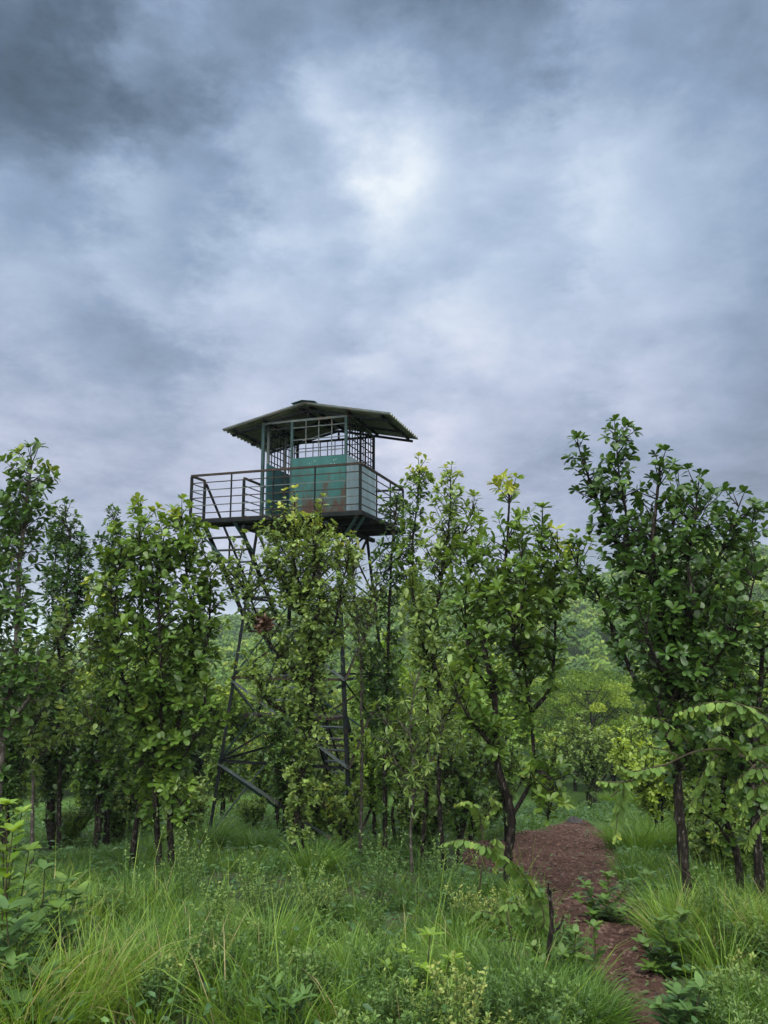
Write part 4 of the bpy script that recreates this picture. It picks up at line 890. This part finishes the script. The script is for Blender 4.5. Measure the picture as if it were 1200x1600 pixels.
# feathery herbs
hb=MB()
def herb(mb,x,y,h,tint,nb=11,leaf=.042,wid=.014):
    gz=float(ground_z(x,y)); base=np.array([x,y,gz-.03])
    for b_ in range(nb):
        az=R.uniform(0,2*pi); sp=R.uniform(.05,.42)*h; hh=h*R.uniform(.6,1.05)
        P=spline([base,base+np.array([cos(az)*sp*.45,sin(az)*sp*.45,hh*.5]),base+np.array([cos(az)*sp,sin(az)*sp,hh])],6)
        mb.tube(P,np.linspace(.004,.0015,len(P)),3,tint=.15,cap=False)
        m=44; t_=R.uniform(.2,1,m)**.8; cs=np.linspace(0,1,len(P)); C=np.stack([np.interp(t_,cs,P[:,k]) for k in range(3)],1)
        out=R.normal(0,1,(m,3)); out[:,2]=np.abs(out[:,2])*.6+.3; out/=np.linalg.norm(out,axis=1)[:,None]
        C=C+out*(.05*(1-t_)*h/.6)[:,None]*R.random((m,1))
        mb.leaves(C,out,np.array([0,0,1.0])+R.normal(0,.5,(m,3)),leaf*R.uniform(.6,1.2,m)*(1.15-.4*t_),wid*R.uniform(.8,1.3,m),np.clip(tint+R.normal(0,.08,m)+.22*t_**3,0,1),'lance',fine=False,curl=.1)
k=0
while k<40:
    px=R.uniform(60,860) if R.random()<.78 else R.uniform(1080,1240); py=R.uniform(1430,1680)
    p=ground_hit(px,py)
    if on_path(p[0],p[1],-.25): continue
    k+=1; hc=R.uniform(.3,.66); tc_=R.normal(.42,.17); near=p[1]
    for q in range(int(R.integers(3,8))):
        X,Y_=p[0]+R.normal(0,.16),p[1]+R.normal(0,.16)
        herb(hb,X,Y_,hc*R.uniform(.6,1.1),tc_+R.normal(0,.04),9,R.choice([.034,.046]),R.choice([.010,.016]))
tag(hb.build('undergrowth',M['herb']),kind='stuff')
# herbs that stand out one by one
for px,py,Y,h,lb,ti in [(290,1500,8.6,1.0,'tall pale herb bush in front of the two trunked leafy tree',.6),(395,1500,8.4,.8,'pale feathery herb bush left of the shoot clad trunk',.62),(590,1480,8.9,.9,'grey green feathery herb bush in the middle of the grass',.5),(700,1480,8.6,.85,'feathery herb bush left of the arching frond',.5),(190,1560,7.6,1.35,'tall thin herb spike under the leaning dark trunk',.55),(335,1560,7.0,.62,'pale herb clump low in the left grass',.62),(1130,1560,7.2,.75,'dark feathery herb bush at the right edge of the grass',.38),(480,1500,8.0,.75,'yellowish feathery herb bush right of the shoot clad trunk',.66)]:
    x=at(px,py,Y)[0]; gz=float(ground_z(x,Y)); root=empty('herb',(x,Y,gz)); tag(root,lb,'herb'); L=MB()
    thin='spike' in lb
    herb(L,x,Y,h,ti,3 if thin else 20,.04,.013)
    L.build('leaves',M['herb'],root,np.array(root.location))
# ground hugging weeds
wc=MB(); n=30000; y=np.sqrt(R.uniform(4.3**2,30**2,n)); x=R.uniform(-.6,.62,n)*(y+.6); ok=~on_path(x,y,.0)|(R.random(n)<.02); x,y=x[ok],y[ok]; n=len(x)
az=R.uniform(0,2*pi,n); hh=R.random(n)**2*.28*(~on_path(x,y,0))
P=np.stack([x,y,ground_z(x,y)+.02+hh],1); D=np.stack([np.cos(az),np.sin(az),R.uniform(-.1,.6,n)],1)
s_=(.04+.03*R.random(n))*(1+y/20)
wc.leaves(P,D,np.array([0,0,1.0])+R.normal(0,.25,(n,3)),s_,s_*.5,np.clip(R.normal(.45,.18,n),0,1),'ovate',fine=False)
tag(wc.build('ground_cover',M['cover']),kind='stuff')

# ------------------------------------------------------------------ air
hz=MB(); hz.box((-4300,-60,-80),(4300,6100,70)); hzo=hz.build('haze',M['soil'],smooth=False); tag(hzo,kind='stuff')
m,nt,out=new_mat('haze_air'); v=nd(nt,'ShaderNodeVolumePrincipled'); v.inputs['Color'].default_value=(.80,.88,1,1); v.inputs['Density'].default_value=.00028; v.inputs['Anisotropy'].default_value=.0
nt.links.new(v.outputs[0],out.inputs['Volume']); hzo.data.materials.clear(); hzo.data.materials.append(m)

# ------------------------------------------------------------------ sky and light
W=bpy.data.worlds.new("World"); SC.world=W; W.use_nodes=True; nt=W.node_tree; nt.nodes.clear()
SUN_EL,SUN_AZ=radians(58),radians(200)     # soft light through the cloud from high behind the camera
out=nt.nodes.new('ShaderNodeOutputWorld'); bg=nt.nodes.new('ShaderNodeBackground'); nt.links.new(bg.outputs[0],out.inputs[0])
sky=nd(nt,'ShaderNodeTexSky',sky_type='NISHITA',sun_disc=False); sky.sun_elevation=SUN_EL; sky.sun_rotation=SUN_AZ
tc=nt.nodes.new('ShaderNodeTexCoord'); G=tc.outputs['Generated']
def vm(op,a,b=None,s=None):
    n=nt.nodes.new('ShaderNodeVectorMath'); n.operation=op
    for k,v in enumerate((a,b)):
        if v is None: continue
        if isinstance(v,tuple): n.inputs[k].default_value=v
        else: nt.links.new(v,n.inputs[k])
    if s is not None: n.inputs['Scale'].default_value=s
    return n
def mt(op,a,b=0.0,clamp=False):
    n=nt.nodes.new('ShaderNodeMath'); n.operation=op; n.use_clamp=clamp
    for k,v in enumerate((a,b)):
        if isinstance(v,(int,float)): n.inputs[k].default_value=v
        else: nt.links.new(v,n.inputs[k])
    return n.outputs[0]
dirn=vm('NORMALIZE',G).outputs[0]
sx=nt.nodes.new('ShaderNodeSeparateXYZ'); nt.links.new(dirn,sx.inputs[0]); dx,dy,dz=sx.outputs
den=mt('ADD',mt('MAXIMUM',dz,0.0),.30)
cx=nt.nodes.new('ShaderNodeCombineXYZ'); nt.links.new(mt('DIVIDE',dx,den),cx.inputs[0]); nt.links.new(mt('DIVIDE',dy,den),cx.inputs[1]); PL=cx.outputs[0]
stretch=vm('MULTIPLY',dirn,(1.0,1.0,1.9)).outputs[0]
def noise(scale,detail,rough,dist,off,src=None):
    n=nt.nodes.new('ShaderNodeTexNoise'); n.inputs['Scale'].default_value=scale; n.inputs['Detail'].default_value=detail; n.inputs['Roughness'].default_value=rough; n.inputs['Distortion'].default_value=dist
    nt.links.new(vm('ADD',src or stretch,off).outputs[0],n.inputs['Vector']); return n
nA=noise(3.2,8,.55,.15,(3.1,1.7,0.3)); nB=noise(2.6,12,.6,.12,(7.3,2.2,1.9),PL); nC=noise(9,10,.62,.1,(1.3,9.2,4.4)); nD=noise(8.5,10,.62,.1,(4.6,1.1,2.4),PL)
# cloud banks get ragged edges: look-up direction shaken by noise
wob=vm('ADD',vm('SCALE',vm('SUBTRACT',nB.outputs['Color'],(.5,.5,.5)).outputs[0],s=.16).outputs[0],vm('SCALE',vm('SUBTRACT',nC.outputs['Color'],(.5,.5,.5)).outputs[0],s=.12).outputs[0]).outputs[0]
dw=vm('NORMALIZE',vm('ADD',dirn,wob).outputs[0]).outputs[0]
BANKS=[(100,60,-0.248),(60,130,-0.054),(150,180,-0.115),(30,210,-0.069),(250,200,0.091),(60,280,0.138),(150,310,-0.077),(270,330,0.090),(350,60,0.086),(450,150,-0.255),(500,200,0.230),(530,245,0.142),(430,250,-0.127),(380,330,-0.073),(520,320,0.169),(620,200,0.185),(700,30,-0.274),(800,20,-0.086),(740,110,0.135),(720,160,-0.088),(860,110,0.105),(760,230,0.040),(850,230,0.048),(650,330,-0.037),(1000,30,-0.105),(1030,170,0.154),(1120,130,-0.131),(1080,300,0.195),(1180,300,-0.113),(60,400,0.183),(150,390,-0.074),(60,470,-0.093),(140,490,-0.071),(260,470,-0.059),(160,520,-0.084),(150,560,0.137),(50,600,0.085),(340,400,0.188),(440,400,-0.105),(520,390,-0.067),(480,490,0.159),(350,560,0.084),(340,640,-0.092),(800,450,0.172),(700,560,0.186),(800,560,-0.043),(880,580,-0.067),(1050,500,0.074),(1160,500,-0.120),(1020,570,0.108),(1150,570,0.092),(960,640,0.080),(1080,640,-0.069),(1170,680,-0.177),(1040,690,0.073),(760,760,0.144),(850,790,-0.093),(380,760,0.169)]
tot=None
for px,py,amp in BANKS:
    c=unit(ray(px,py)); d=vm('DOT_PRODUCT',dw,tuple(float(q) for q in c)).outputs['Value']
    mr=nt.nodes.new('ShaderNodeMapRange'); mr.interpolation_type='SMOOTHSTEP'; mr.inputs[1].default_value=cos(radians(9.5)); mr.inputs[2].default_value=1.0; mr.inputs[3].default_value=0; mr.inputs[4].default_value=amp
    nt.links.new(d,mr.inputs[0]); tot=mr.outputs[0] if tot is None else mt('ADD',tot,mr.outputs[0])
val=mt('ADD',tot,.515)
val=mt('ADD',val,mt('MULTIPLY',mt('SUBTRACT',nA.outputs['Fac'],.5),.12))
val=mt('ADD',val,mt('MULTIPLY',mt('SUBTRACT',nB.outputs['Fac'],.5),.36))
val=mt('ADD',val,mt('MULTIPLY',mt('SUBTRACT',nC.outputs['Fac'],.5),.34))
val=mt('ADD',val,mt('MULTIPLY',mt('SUBTRACT',nD.outputs['Fac'],.5),.26))
# added fill light: unseen sky overhead and behind the viewer is brightened
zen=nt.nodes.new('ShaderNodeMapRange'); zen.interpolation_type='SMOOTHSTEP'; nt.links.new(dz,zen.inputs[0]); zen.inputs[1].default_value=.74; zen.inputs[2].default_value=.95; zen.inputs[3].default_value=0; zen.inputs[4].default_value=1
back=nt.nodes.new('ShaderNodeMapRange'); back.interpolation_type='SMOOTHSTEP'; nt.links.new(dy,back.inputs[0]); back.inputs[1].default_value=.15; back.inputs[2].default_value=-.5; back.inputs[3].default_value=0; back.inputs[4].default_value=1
thin=mt('MAXIMUM',zen.outputs[0],back.outputs[0])  # mask of the unseen sky that carries the added fill
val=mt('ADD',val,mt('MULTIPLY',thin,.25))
cl=ramp(nt,val,[(0, (0.027, 0.0423, 0.0633)), (0.08, (0.0375, 0.0572, 0.0875)), (0.25, (0.0838, 0.1255, 0.1861)), (0.5, (0.198, 0.2718, 0.3904)), (0.72, (0.3509, 0.4324, 0.5623)), (0.88, (0.5027, 0.5736, 0.6684)), (1, (0.6379, 0.6872, 0.732))])
lowm=nt.nodes.new('ShaderNodeMapRange'); nt.links.new(dz,lowm.inputs[0]); lowm.inputs[1].default_value=.46; lowm.inputs[2].default_value=.2; lowm.inputs[3].default_value=0; lowm.inputs[4].default_value=.85
mx=nt.nodes.new('ShaderNodeMix'); mx.data_type='RGBA'; mx.blend_type='MULTIPLY'; nt.links.new(lowm.outputs[0],mx.inputs[0]); nt.links.new(cl,mx.inputs[6]); mx.inputs[7].default_value=(1.23,1.025,.985,1)
warm=nt.nodes.new('ShaderNodeMix'); warm.data_type='RGBA'; nt.links.new(mt('MULTIPLY',thin,.8),warm.inputs[0]); nt.links.new(mx.outputs[2],warm.inputs[6]); warm.inputs[7].default_value=(.62,.60,.55,1)   # the added fill overhead and behind is neutral white
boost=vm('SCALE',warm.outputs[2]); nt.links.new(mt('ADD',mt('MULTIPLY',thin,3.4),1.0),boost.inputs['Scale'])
skys=vm('SCALE',sky.outputs[0],s=.08)
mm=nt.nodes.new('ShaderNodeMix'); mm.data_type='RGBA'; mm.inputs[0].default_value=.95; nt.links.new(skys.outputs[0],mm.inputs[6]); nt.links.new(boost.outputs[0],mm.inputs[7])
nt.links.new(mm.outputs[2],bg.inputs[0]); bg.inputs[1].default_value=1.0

sl=bpy.data.lights.new('sun','SUN'); sl.energy=1.5; sl.angle=radians(25); sl.color=(1,.95,.87); so=bpy.data.objects.new('sun',sl); COL.objects.link(so)
sd=np.array([sin(SUN_AZ)*cos(SUN_EL),cos(SUN_AZ)*cos(SUN_EL),sin(SUN_EL)])   # towards the sun; azimuth from +Y clockwise
from mathutils import Vector
so.rotation_euler=Vector(sd).to_track_quat('Z','Y').to_euler()

SC.view_settings.view_transform='Standard'; SC.view_settings.look='None'; SC.view_settings.exposure=.45; SC.view_settings.gamma=1
SC.render.engine='CYCLES'; cy=SC.cycles
cy.use_denoising=True
try: cy.denoiser='OPENIMAGEDENOISE'
except Exception: pass
cy.max_bounces=6; cy.diffuse_bounces=3; cy.glossy_bounces=2; cy.transmission_bounces=4; cy.volume_bounces=1; cy.transparent_max_bounces=8
cy.caustics_reflective=False; cy.caustics_refractive=False; cy.sample_clamp_indirect=4
